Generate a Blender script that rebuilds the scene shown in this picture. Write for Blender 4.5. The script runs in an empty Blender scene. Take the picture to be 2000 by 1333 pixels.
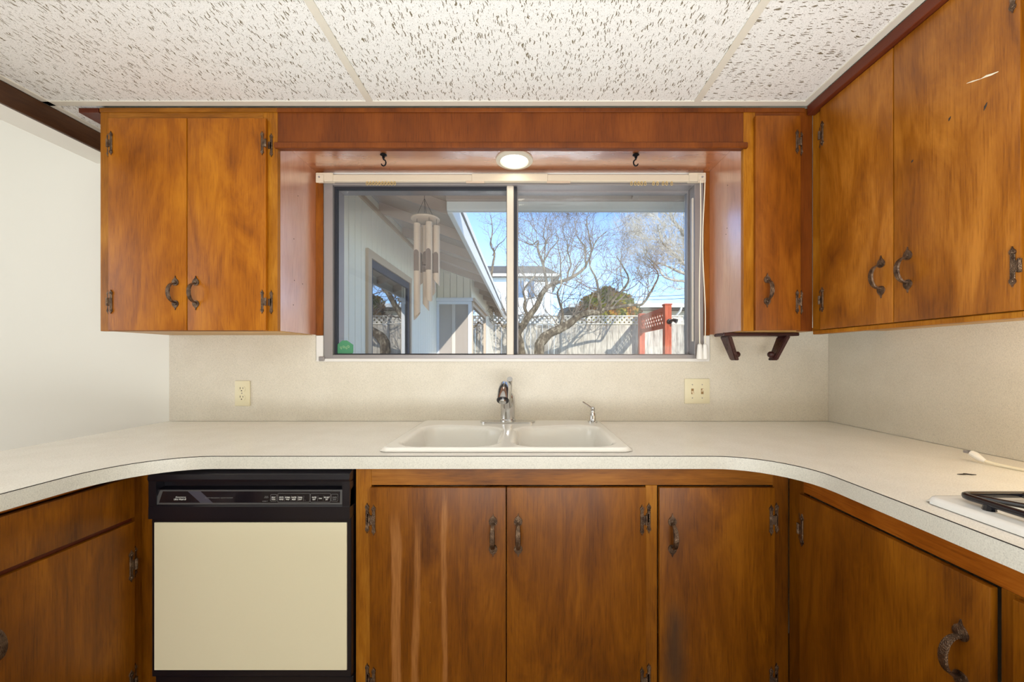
import bpy, bmesh, math, random
from mathutils import Vector, Matrix, Euler, noise
R = math.radians
PI = math.pi
scene = bpy.context.scene
C = scene.collection

# ------------------------------------------------------------------ camera
F, CX, CY, CZ = 760.0, 1024.0, 700.0, 1.2      # focal length / vanishing point in the 2000 x 1333 frame
cam_d = bpy.data.cameras.new('camera')
cam = bpy.data.objects.new('camera', cam_d); C.objects.link(cam)
cam.location = (0, 0, CZ); cam.rotation_euler = (R(90), 0, 0)
cam_d.sensor_fit = 'HORIZONTAL'; cam_d.sensor_width = 36.0
cam_d.lens = 36.0 * F / 2000.0
cam_d.shift_x = (1000.0 - CX) / 2000.0
cam_d.shift_y = (CY - 666.5) / 2000.0
cam_d.clip_start = 0.02; cam_d.clip_end = 300
scene.camera = cam

def px(x, y, d):                                  # pixel at depth d -> point
    return Vector(((x - CX) * d / F, d, CZ - (y - CY) * d / F))

# ------------------------------------------------------------------ world, sun, large lights, exposure
world = bpy.data.worlds.new('world'); scene.world = world
world.use_nodes = True
wn = world.node_tree; wn.nodes.clear()
wo = wn.nodes.new('ShaderNodeOutputWorld'); wb = wn.nodes.new('ShaderNodeBackground')
sky = wn.nodes.new('ShaderNodeTexSky'); sky.sky_type = 'NISHITA'; sky.sun_disc = False
SUN_DIR = Vector((-0.39, 1.0, -0.47)).normalized()          # the way the sunlight travels
sky.sun_elevation = math.asin(-SUN_DIR.z)
sky.sun_rotation = math.atan2(-SUN_DIR.x, -SUN_DIR.y)
sky.air_density = 1.0; sky.dust_density = 0.0; sky.ozone_density = 2.0
wn.links.new(sky.outputs[0], wb.inputs[0]); wb.inputs[1].default_value = 0.46; sky.altitude = 5000
wn.links.new(wb.outputs[0], wo.inputs[0])

sd = bpy.data.lights.new('sun', 'SUN'); sd.energy = 5.2; sd.angle = R(0.6); sd.color = (1, .93, .82)
so = bpy.data.objects.new('sun', sd); C.objects.link(so)
so.rotation_euler = SUN_DIR.to_track_quat('-Z', 'Y').to_euler(); so.location = (6, -12, 9)

def area(name, loc, aim, sx, sy, power, col=(1, 1, 1)):
    l = bpy.data.lights.new(name, 'AREA'); l.shape = 'RECTANGLE'; l.size = sx; l.size_y = sy
    l.energy = power; l.color = col
    o = bpy.data.objects.new(name, l); C.objects.link(o); o.location = loc
    o.rotation_euler = (Vector(aim) - Vector(loc)).to_track_quat('-Z', 'Y').to_euler()
    return o
area('patio_door_daylight', (0.1, -2.92, .62), (0.1, 0, .62), 2.6, 1.05, 36, (.97, .98, 1))  # added low fill from behind the camera; the rear wall has no door
area('dining_window_daylight', (-3.85, 0.1, 1.4), (0, 0.1, 1.4), 2.4, 1.6, 28, (.90, .95, 1))
area('ceiling_bounce_fill', (0.0, -0.45, 0.75), (0, -0.35, 3), 1.5, 1.1, 78, (.93, .97, 1))  # added upward fill to brighten the ceiling; no fixture stands here
area('under_cabinet_lamp', (1.17, .58, 1.285), (1.40, .58, 1.02), .40, .05, 2.0, (1, .80, .50))

scene.view_settings.view_transform = 'Standard'; scene.view_settings.look = 'None'
scene.view_settings.gamma = 1.0; scene.view_settings.use_curve_mapping = False
scene.view_settings.exposure = 0.0

# ------------------------------------------------------------------ materials
def lin(r, g, b):
    f = lambda c: (c / 255 / 12.92) if c / 255 <= .04045 else ((c / 255 + .055) / 1.055) ** 2.4
    return (f(r), f(g), f(b), 1)

class NT:
    def __init__(s, name):
        s.m = bpy.data.materials.new(name); s.m.use_nodes = True
        s.t = s.m.node_tree; s.b = s.t.nodes['Principled BSDF']; s.out = s.t.nodes['Material Output']
    def n(s, kind, **kw):
        x = s.t.nodes.new('ShaderNode' + kind)
        for k, v in kw.items(): setattr(x, k, v)
        return x
    def l(s, a, b): s.t.links.new(a, b)
    def val(s, sock, v): sock.default_value = v
    def coords(s, scale, rand=True, rot=(0, 0, 0)):
        tc = s.n('TexCoord'); mp = s.n('Mapping'); mp.inputs['Scale'].default_value = scale
        mp.inputs['Rotation'].default_value = rot
        if rand:
            oi = s.n('ObjectInfo'); mul = s.n('Math', operation='MULTIPLY'); mul.inputs[1].default_value = 37.0
            s.l(oi.outputs['Random'], mul.inputs[0])
            add = s.n('VectorMath', operation='ADD'); s.l(tc.outputs['Object'], add.inputs[0]); s.l(mul.outputs[0], add.inputs[1])
            s.l(add.outputs[0], mp.inputs['Vector'])
        else:
            s.l(tc.outputs['Object'], mp.inputs['Vector'])
        return mp.outputs[0]
    def noise(s, vec, scale, detail=3, rough=.55, dist=0):
        x = s.n('TexNoise'); s.l(vec, x.inputs['Vector']); x.inputs['Scale'].default_value = scale
        x.inputs['Detail'].default_value = detail; x.inputs['Roughness'].default_value = rough
        x.inputs['Distortion'].default_value = dist
        return x.outputs['Fac']
    def ramp(s, fac, stops):
        x = s.n('ValToRGB'); e = x.color_ramp.elements
        while len(e) < len(stops): e.new(.5)
        for i, (p, c) in enumerate(stops): e[i].position = p; e[i].color = c
        s.l(fac, x.inputs[0]); return x.outputs[0]
    def mix(s, fac, a, b, mode='MIX'):
        x = s.n('MixRGB', blend_type=mode)
        for sock, v in ((x.inputs[0], fac), (x.inputs[1], a), (x.inputs[2], b)):
            if isinstance(v, (int, float)): sock.default_value = v
            elif isinstance(v, tuple): sock.default_value = v
            else: s.l(v, sock)
        return x.outputs[0]
    def math(s, op, a, b=0.0, c=None):
        x = s.n('Math', operation=op)
        for i, v in enumerate((a, b, c)):
            if v is None: continue
            if isinstance(v, (int, float)): x.inputs[i].default_value = v
            else: s.l(v, x.inputs[i])
        return x.outputs[0]
    def bump(s, h, strength=.3, dist=.002):
        x = s.n('Bump'); x.inputs['Strength'].default_value = strength; x.inputs['Distance'].default_value = dist
        s.l(h, x.inputs['Height']); s.l(x.outputs[0], s.b.inputs['Normal'])
    def set(s, col=None, rough=None, metal=None, spec=None, coat=None):
        if col is not None:
            if isinstance(col, tuple): s.b.inputs['Base Color'].default_value = col
            else: s.l(col, s.b.inputs['Base Color'])
        for k, v in (('Roughness', rough), ('Metallic', metal), ('Specular IOR Level', spec), ('Coat Weight', coat)):
            if v is None: continue
            if isinstance(v, (int, float)): s.b.inputs[k].default_value = v
            else: s.l(v, s.b.inputs[k])
        return s

def flat(name, col, rough=.5, metal=0, spec=.5, bump=0, bscale=200):
    t = NT(name).set(col, rough, metal, spec)
    if bump: t.bump(t.noise(t.coords((1, 1, 1)), bscale, 2), bump, .001)
    return t.m

def wood(name, dark, mid, light, axis='Z', rough=.40, spec=.32, marks=None, fig=1.0, ior=None):
    t = NT(name)
    ax = 'XYZ'.index(axis)
    s1 = [1, 1, 1]; s1[ax] = .22
    s2 = [1, 1, 1]; s2[ax] = .045
    s3 = [1, 1, 1]; s3[ax] = .40
    big = t.noise(t.coords(tuple(s1), rot=(0, .10, .0)), 8.0, 6, .62, 2.2)
    fine = t.noise(t.coords(tuple(s2)), 330.0, 3, .6)
    mott = t.noise(t.coords(tuple(s3), rot=(.45, .45, 0)), 7.0, 3, .5, .6)
    f = t.math('MULTIPLY_ADD', fine, .26, t.math('MULTIPLY', big, .60 * fig))
    f = t.math('MULTIPLY_ADD', mott, .55, f)
    f = t.math('ADD', f, .30 * (1 - fig))
    col = t.ramp(f, [(.50, dark), (.70, mid), (.90, light)])
    pore = t.ramp(fine, [(.30, (.55, .48, .42, 1)), (.44, (1, 1, 1, 1))])
    col = t.mix(.38, col, pore, 'MULTIPLY')
    if name.startswith('wood_base'):
        vo = t.n('TexVoronoi'); t.l(t.coords((1, 1, .45)), vo.inputs['Vector']); vo.inputs['Scale'].default_value = 16
        sc_ = t.n('SeparateColor'); t.l(vo.outputs['Color'], sc_.inputs[0])
        sk_ = t.math('LESS_THAN', vo.outputs['Distance'], t.math('MULTIPLY', t.math('SUBTRACT', sc_.outputs[0], .62), .09))
        col = t.mix(t.math('MULTIPLY', sk_, .75), col, lin(206, 160, 104))
    if marks: col = marks(t, col, fine)
    t.set(col, t.math('MULTIPLY_ADD', big, .12, rough - .06), 0, spec)
    t.bump(fine, .12, .0012)
    if ior:
        t.b.inputs['IOR'].default_value = ior; t.b.inputs['Coat Weight'].default_value = 1; t.b.inputs['Coat IOR'].default_value = 2.3; t.b.inputs['Coat Roughness'].default_value = .20
    return t.m

def box_mask(t, x0, x1, z0, z1, soft, wob=.0):
    """soft mask of an upright patch in object X/Z"""
    tc = t.n('TexCoord'); sp = t.n('SeparateXYZ'); t.l(tc.outputs['Object'], sp.inputs[0])
    nz = t.noise(t.coords((1, 1, .3), rand=False), 14, 2)
    X = t.math('MULTIPLY_ADD', t.math('SUBTRACT', nz, .5), wob, sp.outputs[0]); Z = sp.outputs[2]
    def sm(a, lo, hi):
        m = t.n('MapRange', interpolation_type='SMOOTHSTEP'); t.l(a, m.inputs[0])
        m.inputs[1].default_value = lo; m.inputs[2].default_value = hi
        return m.outputs[0]
    a = t.math('MULTIPLY', sm(X, x0 - soft, x0 + soft), t.math('SUBTRACT', 1.0, sm(X, x1 - soft, x1 + soft)))
    b = t.math('MULTIPLY', sm(Z, z0 - .08, z0 + .08), t.math('SUBTRACT', 1.0, sm(Z, z1 - .06, z1 + .06)))
    return t.math('MULTIPLY', a, b)

D1, M1, L1 = lin(112, 56, 2), lin(156, 88, 4), lin(184, 114, 16)
def paler(t, col, fine):  # three pale upright streaks mixed into the door colour
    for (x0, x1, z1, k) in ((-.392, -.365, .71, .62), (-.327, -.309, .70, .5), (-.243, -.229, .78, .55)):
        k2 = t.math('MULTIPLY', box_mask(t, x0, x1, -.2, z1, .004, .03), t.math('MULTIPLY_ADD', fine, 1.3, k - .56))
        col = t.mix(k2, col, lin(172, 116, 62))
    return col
def sooted(t, col, fine):
    return t.mix(t.math('MULTIPLY', box_mask(t, .415, .470, .20, .46, .03, .05), .8), col, lin(62, 48, 36))
MW = {
 'upper': wood('wood_upper_door', D1, M1, L1),
 'right': wood('wood_right_door', lin(102, 52, 4), lin(142, 82, 10), lin(176, 112, 34), rough=.34, spec=.5),
 'narrow': wood('wood_narrow_door', lin(92, 44, 4), lin(128, 68, 8), lin(152, 88, 18)),
 'base': wood('wood_base_door', lin(82, 42, 1), lin(118, 66, 2), lin(146, 88, 8)),
 'base_streaked': wood('wood_base_door_streaked', lin(82, 42, 1), lin(118, 66, 2), lin(146, 88, 8), marks=paler),
 'base_soot': wood('wood_base_door_stained', lin(82, 42, 1), lin(118, 66, 2), lin(146, 88, 8), marks=sooted),
 'stile': wood('wood_stile', lin(112, 62, 4), lin(152, 92, 10), lin(184, 124, 34), fig=.7),
 'rail': wood('wood_rail', lin(92, 50, 5), lin(138, 82, 12), lin(170, 110, 34), axis='X', fig=.8),
 'rail_y': wood('wood_rail_side', lin(96, 46, 6), lin(144, 76, 10), lin(176, 104, 30), axis='Y', fig=.8),
 'valance': wood('wood_valance', lin(82, 37, 6), lin(108, 52, 9), lin(128, 66, 15), fig=.5),
 'reveal': wood('wood_recess_panel', lin(164, 98, 66), lin(200, 136, 100), lin(218, 162, 130), rough=.30, fig=.5, spec=.5, ior=2.8),  # base colour lightened to stand for reflected outdoor glare
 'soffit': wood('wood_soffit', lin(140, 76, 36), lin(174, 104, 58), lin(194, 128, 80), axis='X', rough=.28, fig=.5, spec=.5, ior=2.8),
 'frieze': wood('wood_frieze', lin(66, 26, 14), lin(92, 38, 18), lin(108, 50, 24), axis='X', fig=.5),
 'frieze_y': wood('wood_frieze_side', lin(66, 26, 14), lin(92, 38, 18), lin(108, 50, 24), axis='Y', fig=.5),
 'beam': wood('wood_beam', lin(62, 38, 22), lin(84, 54, 32), lin(104, 70, 44), axis='Y', fig=.5),
 'pale': wood('wood_cabinet_underside', lin(170, 124, 62), lin(196, 150, 84), lin(214, 172, 108), axis='X'),
 'plum': wood('wood_plum', lin(44, 22, 22), lin(62, 32, 30), lin(84, 48, 42), axis='X', rough=.28),
}

def laminate(name, base, rough=.32, scale=1.0):
    t = NT(name)
    v = t.coords((1, 1, 1), rand=False)
    n1 = t.noise(v, 9 * scale, 3); n2 = t.noise(v, 420 * scale, 2, .7)
    n3 = t.noise(t.coords((1, 6, 6), rand=False), 130 * scale, 2, .6)
    n4 = t.noise(t.coords((6, 6, 1), rand=False), 130 * scale, 2, .6)
    f = t.math('MULTIPLY_ADD', n2, .5, t.math('MULTIPLY', t.math('ADD', n3, n4), .3))
    d = tuple(c * .70 for c in base[:3]) + (1,); l = tuple(min(1, c * 1.12) for c in base[:3]) + (1,)
    col = t.ramp(f, [(.36, d), (.55, base), (.72, l)])
    col = t.mix(.35, col, t.ramp(n1, [(.3, (.84, .82, .78, 1)), (.7, (1, 1, 1, 1))]), 'MULTIPLY')
    t.set(col, rough, 0, .45); t.bump(f, .04, .0006)
    return t.m
M_LAM = laminate('laminate_counter', lin(245, 241, 231), .25)
M_SPL = laminate('laminate_splash', lin(219, 211, 194), .42)
M_EDGE = laminate('laminate_edge', lin(206, 203, 190), .40)

def tile_mat(name, along_x):
    t = NT(name)
    sc = (24, 64, 1) if along_x else (64, 24, 1)
    tc = t.n('TexCoord')
    w = t.n('TexNoise'); t.l(tc.outputs['Object'], w.inputs['Vector']); w.inputs['Scale'].default_value = 55; w.inputs['Detail'].default_value = 2
    sub = t.n('VectorMath', operation='SUBTRACT'); t.l(w.outputs['Color'], sub.inputs[0]); sub.inputs[1].default_value = (.5, .5, .5)
    scl = t.n('VectorMath', operation='SCALE'); t.l(sub.outputs[0], scl.inputs[0]); scl.inputs['Scale'].default_value = .016
    add = t.n('VectorMath', operation='ADD'); t.l(tc.outputs['Object'], add.inputs[0]); t.l(scl.outputs[0], add.inputs[1])
    def fiss(sc, thr, seed):
        mp = t.n('Mapping'); mp.inputs['Scale'].default_value = sc; mp.inputs['Location'].default_value = (seed, seed * 1.7, 0)
        t.l(add.outputs[0], mp.inputs['Vector'])
        v = t.n('TexVoronoi', voronoi_dimensions='2D', feature='F1'); t.l(mp.outputs[0], v.inputs['Vector']); v.inputs['Scale'].default_value = 1
        sp = t.n('SeparateColor'); t.l(v.outputs['Color'], sp.inputs[0])
        lim = t.math('MULTIPLY', t.math('SUBTRACT', sp.outputs[0], .30), thr * 1.4)
        return t.math('LESS_THAN', v.outputs['Distance'], lim)
    a = (30, 190, 1) if along_x else (190, 30, 1)
    b = (95, 200, 1) if along_x else (200, 95, 1)
    m = t.math('MAXIMUM', fiss(a, .33, 0), fiss(b, .17, 3.3))
    gr = t.noise(t.coords((1, 1, 1), rand=False), 380, 2)
    base = t.ramp(gr, [(.3, lin(214, 212, 205)), (.7, lin(240, 239, 234))])
    col = t.mix(m, base, lin(124, 114, 94))
    t.set(col, .9, 0, .2); t.bump(t.math('SUBTRACT', t.math('MULTIPLY', gr, .25), m), .5, .003)
    return t.m
M_TILE = [tile_mat('ceiling_tile_fissured', False), tile_mat('ceiling_tile_fissured_turned', True)]
M_TEE = flat('tee_bar_white', lin(214, 208, 192), .45)
M_WALL = flat('wall_paint_white', lin(236, 234, 224), .75, bump=.12, bscale=160)
M_DWALL = flat('wall_paint_room', lin(228, 224, 212), .8)
M_FLOOR = wood('floor_vinyl', lin(120, 96, 70), lin(150, 122, 92), lin(170, 142, 110), axis='Y', rough=.45)
M_ALU = flat('window_aluminium', lin(158, 153, 152), .42, .55)
M_ALUL = flat('window_stile_cream', lin(214, 204, 188), .45, .15)
M_GASK = flat('window_gasket', lin(34, 36, 44), .6)
M_WTRIM = flat('casing_white', lin(226, 222, 216), .5)
M_TRACK = flat('curtain_track_ivory', lin(216, 202, 178), .4)
M_IVORY = flat('ivory_plastic', lin(224, 214, 180), .35)
M_TOGGLE = flat('toggle_ivory', lin(232, 214, 180), .35)
M_BEZ = flat('toggle_bezel_tan', lin(150, 116, 70), .5)
M_SLOT = flat('slot_dark', lin(36, 28, 22), .7)
M_CHROME = flat('chrome', lin(206, 206, 206), .10, 1.0)
M_PORC = flat('porcelain_white', lin(238, 235, 226), .12, 0, .6)
M_BLACK = flat('appliance_black', lin(22, 20, 26), .28, 0, .5)
M_BLACKM = flat('appliance_black_matte', lin(16, 15, 18), .5)
M_GLASSP = flat('control_glass_black', lin(26, 22, 26), .10, 0, .6)
M_GREYP = flat('control_border_grey', lin(92, 92, 92), .3, .3)
M_BAND = flat('control_band_grey', lin(70, 68, 78), .3)
M_PRINT = flat('print_white', lin(232, 232, 224), .6)
M_PRINTG = flat('print_grey', lin(128, 128, 126), .6)
M_CREAM = flat('dishwasher_cream', lin(234, 227, 196), .42)
M_HOOK = flat('hook_black', lin(18, 18, 22), .35, .6)
M_CARR = flat('carrier_amber', lin(206, 176, 112), .4)
M_CORD = flat('cord_ivory', lin(236, 228, 204), .5)
M_TASSEL = flat('tassel_white', lin(236, 232, 224), .4)
M_STICK = flat('sticker_green', lin(70, 138, 98), .5)
M_STICKP = flat('sticker_print', lin(190, 206, 160), .5)
M_ENAMEL = flat('cooktop_enamel', lin(238, 237, 232), .10, 0, .6)
M_IRON = flat('grate_black_enamel', lin(14, 14, 24), .16, 0, .7)

def hammered():
    t = NT('hammered_antique_copper')
    v = t.coords((1, 1, 1)); vo = t.n('TexVoronoi'); t.l(v, vo.inputs['Vector']); vo.inputs['Scale'].default_value = 420
    n = t.noise(v, 60, 3)
    col = t.ramp(n, [(.3, lin(70, 54, 44)), (.6, lin(122, 100, 80)), (.8, lin(164, 142, 120))])
    t.set(col, .40, .85); t.bump(vo.outputs['Distance'], .7, .0015)
    return t.m
M_HAM = hammered()

def glass(name, tint=(1, 1, 1, 1), dust=.02):
    t = NT(name); t.t.nodes.remove(t.b)
    tr = t.n('BsdfTransparent'); tr.inputs[0].default_value = tint
    gl = t.n('BsdfGlossy'); gl.inputs['Roughness'].default_value = .0
    fr = t.n('Fresnel'); fr.inputs[0].default_value = 1.5
    m = t.n('MixShader'); t.l(t.math('MULTIPLY', fr.outputs[0], .9), m.inputs[0]); t.l(tr.outputs[0], m.inputs[1]); t.l(gl.outputs[0], m.inputs[2])
    df = t.n('BsdfDiffuse'); df.inputs[0].default_value = (.8, .8, .8, 1)
    sp = t.noise(t.coords((1, 1, 1)), 90, 4, .7)
    k = t.math('MULTIPLY', t.ramp(sp, [(.55, (0, 0, 0, 1)), (.8, (1, 1, 1, 1))]), dust * 4)
    m2 = t.n('MixShader'); t.l(t.math('ADD', k, dust), m2.inputs[0]); t.l(m.outputs[0], m2.inputs[1]); t.l(df.outputs[0], m2.inputs[2])
    t.l(m2.outputs[0], t.out.inputs[0])
    return t.m
M_GLASS = glass('window_glass', (.98, .99, .99, 1), .006)

def emit(name, col, s):
    t = NT(name).set(col, .4); t.b.inputs['Emission Color'].default_value = col; t.b.inputs['Emission Strength'].default_value = s
    return t.m
M_LENS = emit('lamp_lens', (1, .90, .74, 1), 7.0)
M_RING = flat('lamp_trim', lin(214, 204, 184), .35)

# outdoors
M_SIDING = flat('siding_white', lin(250, 243, 226), .7)
M_GROOVE = flat('siding_groove', lin(176, 170, 158), .9)
M_EXTTRIM = flat('exterior_trim_tan', lin(206, 184, 160), .7)
M_EXTSOF = flat('exterior_soffit', lin(206, 186, 170), .85)
M_RAFT = flat('rafter_tan', lin(198, 178, 164), .85)
M_FASC = flat('fascia_white', lin(236, 234, 228), .6)
M_BLUEF = flat('sash_dark', lin(58, 64, 86), .5)
M_WSASH = flat('sash_white', lin(236, 240, 246), .5)
t = NT('exterior_window_glass').set(lin(40, 44, 48), .02, 0, 1.0, 1.0); t.b.inputs['Coat Roughness'].default_value = .0; t.b.inputs['IOR'].default_value = 1.9
M_XGLASS = t.m
t = NT('exterior_window_glass_curtained').set(lin(176, 166, 158), .03, 0, 1.0, 1.0)
M_XGLASS2 = t.m
M_CURT = flat('curtain_pale', lin(214, 206, 196), .9)
def weathered(name, a, b, c):
    t = NT(name)
    n = t.noise(t.coords((1, 1, .10)), 40, 5, .65); n2 = t.noise(t.coords((1, 1, .5)), 5, 3)
    t.set(t.ramp(t.math('MULTIPLY_ADD', n, .65, t.math('MULTIPLY', n2, .35)), [(.34, a), (.5, b), (.68, c)]), .85, 0, .2)
    t.bump(n, .4, .004); return t.m
M_FENCE = weathered('fence_weathered', lin(132, 124, 114), lin(188, 180, 168), lin(222, 214, 200))
M_LATT = weathered('lattice_weathered', lin(170, 164, 152), lin(206, 200, 188), lin(232, 226, 214))
M_RED = weathered('arbor_red_stain', lin(150, 66, 44), lin(184, 90, 64), lin(204, 112, 84))
def bark(name, a, b, c):
    t = NT(name); n = t.noise(t.coords((1, 1, .4)), 14, 5, .7)
    t.set(t.ramp(n, [(.3, a), (.5, b), (.68, c)]), .9, 0, .15); t.bump(n, .6, .02); return t.m
M_BARK = bark('bark_lichen', lin(44, 36, 30), lin(96, 82, 66), lin(176, 164, 140))
M_BARKP = bark('bark_pale', lin(132, 118, 102), lin(186, 174, 156), lin(226, 220, 206))
M_TWIG = flat('twig_grey', lin(126, 112, 98), .9)
M_TWIGP = flat('twig_pale', lin(206, 196, 180), .9)
t = NT('shrub_leaf'); n = t.noise(t.coords((1, 1, 1), rand=False), 3.0, 4, .6)
t.set(t.ramp(n, [(.32, lin(60, 80, 14)), (.46, lin(150, 146, 26)), (.55, lin(176, 112, 34)), (.68, lin(104, 58, 24))]), .7, 0, .2)
M_LEAF = t.m
M_GRASS = flat('yard_gravel', lin(206, 198, 180), .95, bump=.5, bscale=30)
M_STUCCO = flat('neighbour_stucco', lin(226, 234, 242), .9)
M_STUCCO2 = flat('neighbour_cream', lin(226, 212, 190), .9)
M_ROOF = weathered('roof_shingle', lin(66, 62, 60), lin(92, 88, 84), lin(116, 110, 104))
M_BAMB = flat('chime_bamboo', lin(206, 182, 160), .5)
M_BAMBD = flat('chime_inside', lin(120, 98, 86), .8)
M_WIRE = flat('wire_dark', lin(40, 40, 44), .6)

# ------------------------------------------------------------------ mesh helpers
class MB:
    def __init__(s): s.bm = bmesh.new()
    def box(s, x0, x1, y0, y1, z0, z1, bev=0, seg=1):
        r = bmesh.ops.create_cube(s.bm, size=1.0); vs = r['verts']
        for v in vs:
            v.co = Vector(((x0 + x1) / 2 + v.co.x * (x1 - x0), (y0 + y1) / 2 + v.co.y * (y1 - y0), (z0 + z1) / 2 + v.co.z * (z1 - z0)))
        if bev:
            es = list({e for v in vs for e in v.link_edges})
            bmesh.ops.bevel(s.bm, geom=es, offset=bev, segments=seg, profile=.6, affect='EDGES')
        return s
    def tube(s, pts, rad, seg=8, cap=True, flatten=None):
        pts = [Vector(p) for p in pts]; n = len(pts)
        if isinstance(rad, (int, float)): rad = [rad] * n
        rings = []; up = None
        for i in range(n):
            tn = (pts[min(i + 1, n - 1)] - pts[max(i - 1, 0)]).normalized()
            if up is None:
                up = Vector((0, 0, 1)) if abs(tn.z) < .9 else Vector((1, 0, 0))
            u = tn.cross(up)
            if u.length < 1e-6: u = tn.orthogonal()
            u.normalize(); w = u.cross(tn).normalized(); up = w
            ring = []
            for k in range(seg):
                a = 2 * PI * k / seg
                ring.append(s.bm.verts.new(pts[i] + (u * math.cos(a) + w * math.sin(a)) * rad[i]))
            rings.append(ring)
        for i in range(n - 1):
            for k in range(seg):
                s.bm.faces.new((rings[i][k], rings[i][(k + 1) % seg], rings[i + 1][(k + 1) % seg], rings[i + 1][k]))
        if cap and seg > 2:
            s.bm.faces.new(list(reversed(rings[0]))); s.bm.faces.new(rings[-1])
        return s
    def cyl(s, p0, p1, r, seg=12, r1=None): return s.tube([p0, p1], [r, r if r1 is None else r1], seg)
    def lathe(s, prof, c=(0, 0, 0), axis='Z', seg=24):
        c = Vector(c); rings = []
        for (r, h) in prof:
            ring = []
            for k in range(seg):
                a = 2 * PI * k / seg; p = (r * math.cos(a), r * math.sin(a), h)
                if axis == 'Y': p = (p[0], p[2], p[1])
                elif axis == 'X': p = (p[2], p[0], p[1])
                ring.append(s.bm.verts.new(c + Vector(p)))
            rings.append(ring)
        for i in range(len(rings) - 1):
            for k in range(seg):
                s.bm.faces.new((rings[i][k], rings[i][(k + 1) % seg], rings[i + 1][(k + 1) % seg], rings[i + 1][k]))
        for ring in (rings[0], rings[-1]):
            try: s.bm.faces.new(ring)
            except ValueError: pass
        return s
    def prism(s, outline, d0, d1, fn):
        """extrude a 2-D outline: fn(u, v, d) -> point"""
        a = [s.bm.verts.new(Vector(fn(u, v, d0))) for u, v in outline]
        b = [s.bm.verts.new(Vector(fn(u, v, d1))) for u, v in outline]
        n = len(outline)
        s.bm.faces.new(a); s.bm.faces.new(list(reversed(b)))
        for i in range(n):
            s.bm.faces.new((a[i], b[i], b[(i + 1) % n], a[(i + 1) % n]))
        return s
    def mesh(s, name, mat, angle=35):
        bmesh.ops.recalc_face_normals(s.bm, faces=s.bm.faces)
        me = bpy.data.meshes.new(name); s.bm.to_mesh(me); s.bm.free()
        if mat: me.materials.append(mat)
        me.shade_smooth(); me.set_sharp_from_angle(angle=R(angle))
        return me
    def build(s, name, mat, parent=None, angle=35, **kw):
        return link(name, s.mesh(name, mat, angle), parent, **kw)

WLOC = {}
def link(name, me, parent=None, loc=None, rot=None, label=None, kind=None):
    o = bpy.data.objects.new(name, me); C.objects.link(o)
    if loc is not None: o.location = loc
    if rot is not None: o.rotation_euler = rot
    if parent is not None:
        o.parent = parent
        o.matrix_parent_inverse = Matrix.Translation(-WLOC.get(parent.name, Vector((0, 0, 0))))
    if label: o['label'] = label
    if kind: o['kind'] = kind
    return o
def tag(o, label, cat, group=None, kind=None):
    o['label'] = label; o['category'] = cat
    if group: o['group'] = group
    if kind: o['kind'] = kind
    return o
def thing(name, loc, label, cat, group=None):
    o = bpy.data.objects.new(name, None); C.objects.link(o); o.location = loc; o.empty_display_size = .05
    WLOC[o.name] = Vector(loc)
    return tag(o, label, cat, group)
def struct(name, mb_or_none, mat=None, loc=(0, 0, 0)):
    if mb_or_none is None:
        o = bpy.data.objects.new(name, None); C.objects.link(o); o.location = loc; WLOC[o.name] = Vector(loc)
    else: o = mb_or_none.build(name, mat)
    o['kind'] = 'structure'; return o
def B(*a, **k): return MB().box(*a, **k)

# ------------------------------------------------------------------ key planes (metres; camera at x=0 y=0)
YW = 1.767                    # back wall
YU, YUD = 1.485, 1.470        # upper face frame / door faces on the back wall
XL, XR, XRW = -.942, .837, 1.381
XU, XUD = 1.100, 1.085        # right-hand upper face frame / doors
ZC, ZB, ZT = 2.157, 1.303, .914
YB, YBD = 1.162, 1.147        # base face frame / doors
XBL, XBLD = -1.140, -1.125
XBR, XBRD = .790, .775
WX0, WX1, WZ0, WZ1 = -.909, .812, 1.193, 2.030   # window opening

# ------------------------------------------------------------------ room shell
m = MB()
m.box(-4.0, WX0, YW, YW + .12, -.05, 2.6); m.box(WX1, 1.5, YW, YW + .12, -.05, 2.6)
m.box(WX0, WX1, YW, YW + .12, -.05, WZ0); m.box(WX0, WX1, YW, YW + .12, WZ1, 2.6)
wall_back = struct('wall_back', m, M_WALL)
wall_right = struct('wall_right', B(XRW, 1.5, -3.0, YW, -.05, 2.6), M_WALL)
struct('wall_left', B(-4.1, -4.0, -3.1, YW + .12, -.05, 2.6), M_DWALL)
struct('wall_rear', B(-4.0, 1.5, -3.1, -3.0, -.05, 2.6), M_DWALL)
struct('floor', B(-4.1, 1.5, -3.1, YW + .12, -.1, -.05), M_FLOOR)
ceiling = struct('ceiling', B(-4.1, 1.6, -3.1, YW + .12, 2.60, 2.70), M_DWALL)
# laminate splash sheets on the walls
m = MB(); m.box(-1.609, XRW, YW - .004, YW, ZT + .001, WZ0 - .002); m.box(-1.609, -.945, YW - .004, YW, WZ0 - .002, ZB + .02); m.box(.842, XRW, YW - .004, YW, WZ0 - .002, ZB + .02)
m.build('laminate_backsplash', M_SPL, wall_back, label='beige speckled laminate splash panel')
B(XRW - .004, XRW, -.6, YW - .005, ZT + .001, ZB + .02).build('laminate_backsplash', M_SPL, wall_right, label='beige speckled laminate splash panel')
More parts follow.
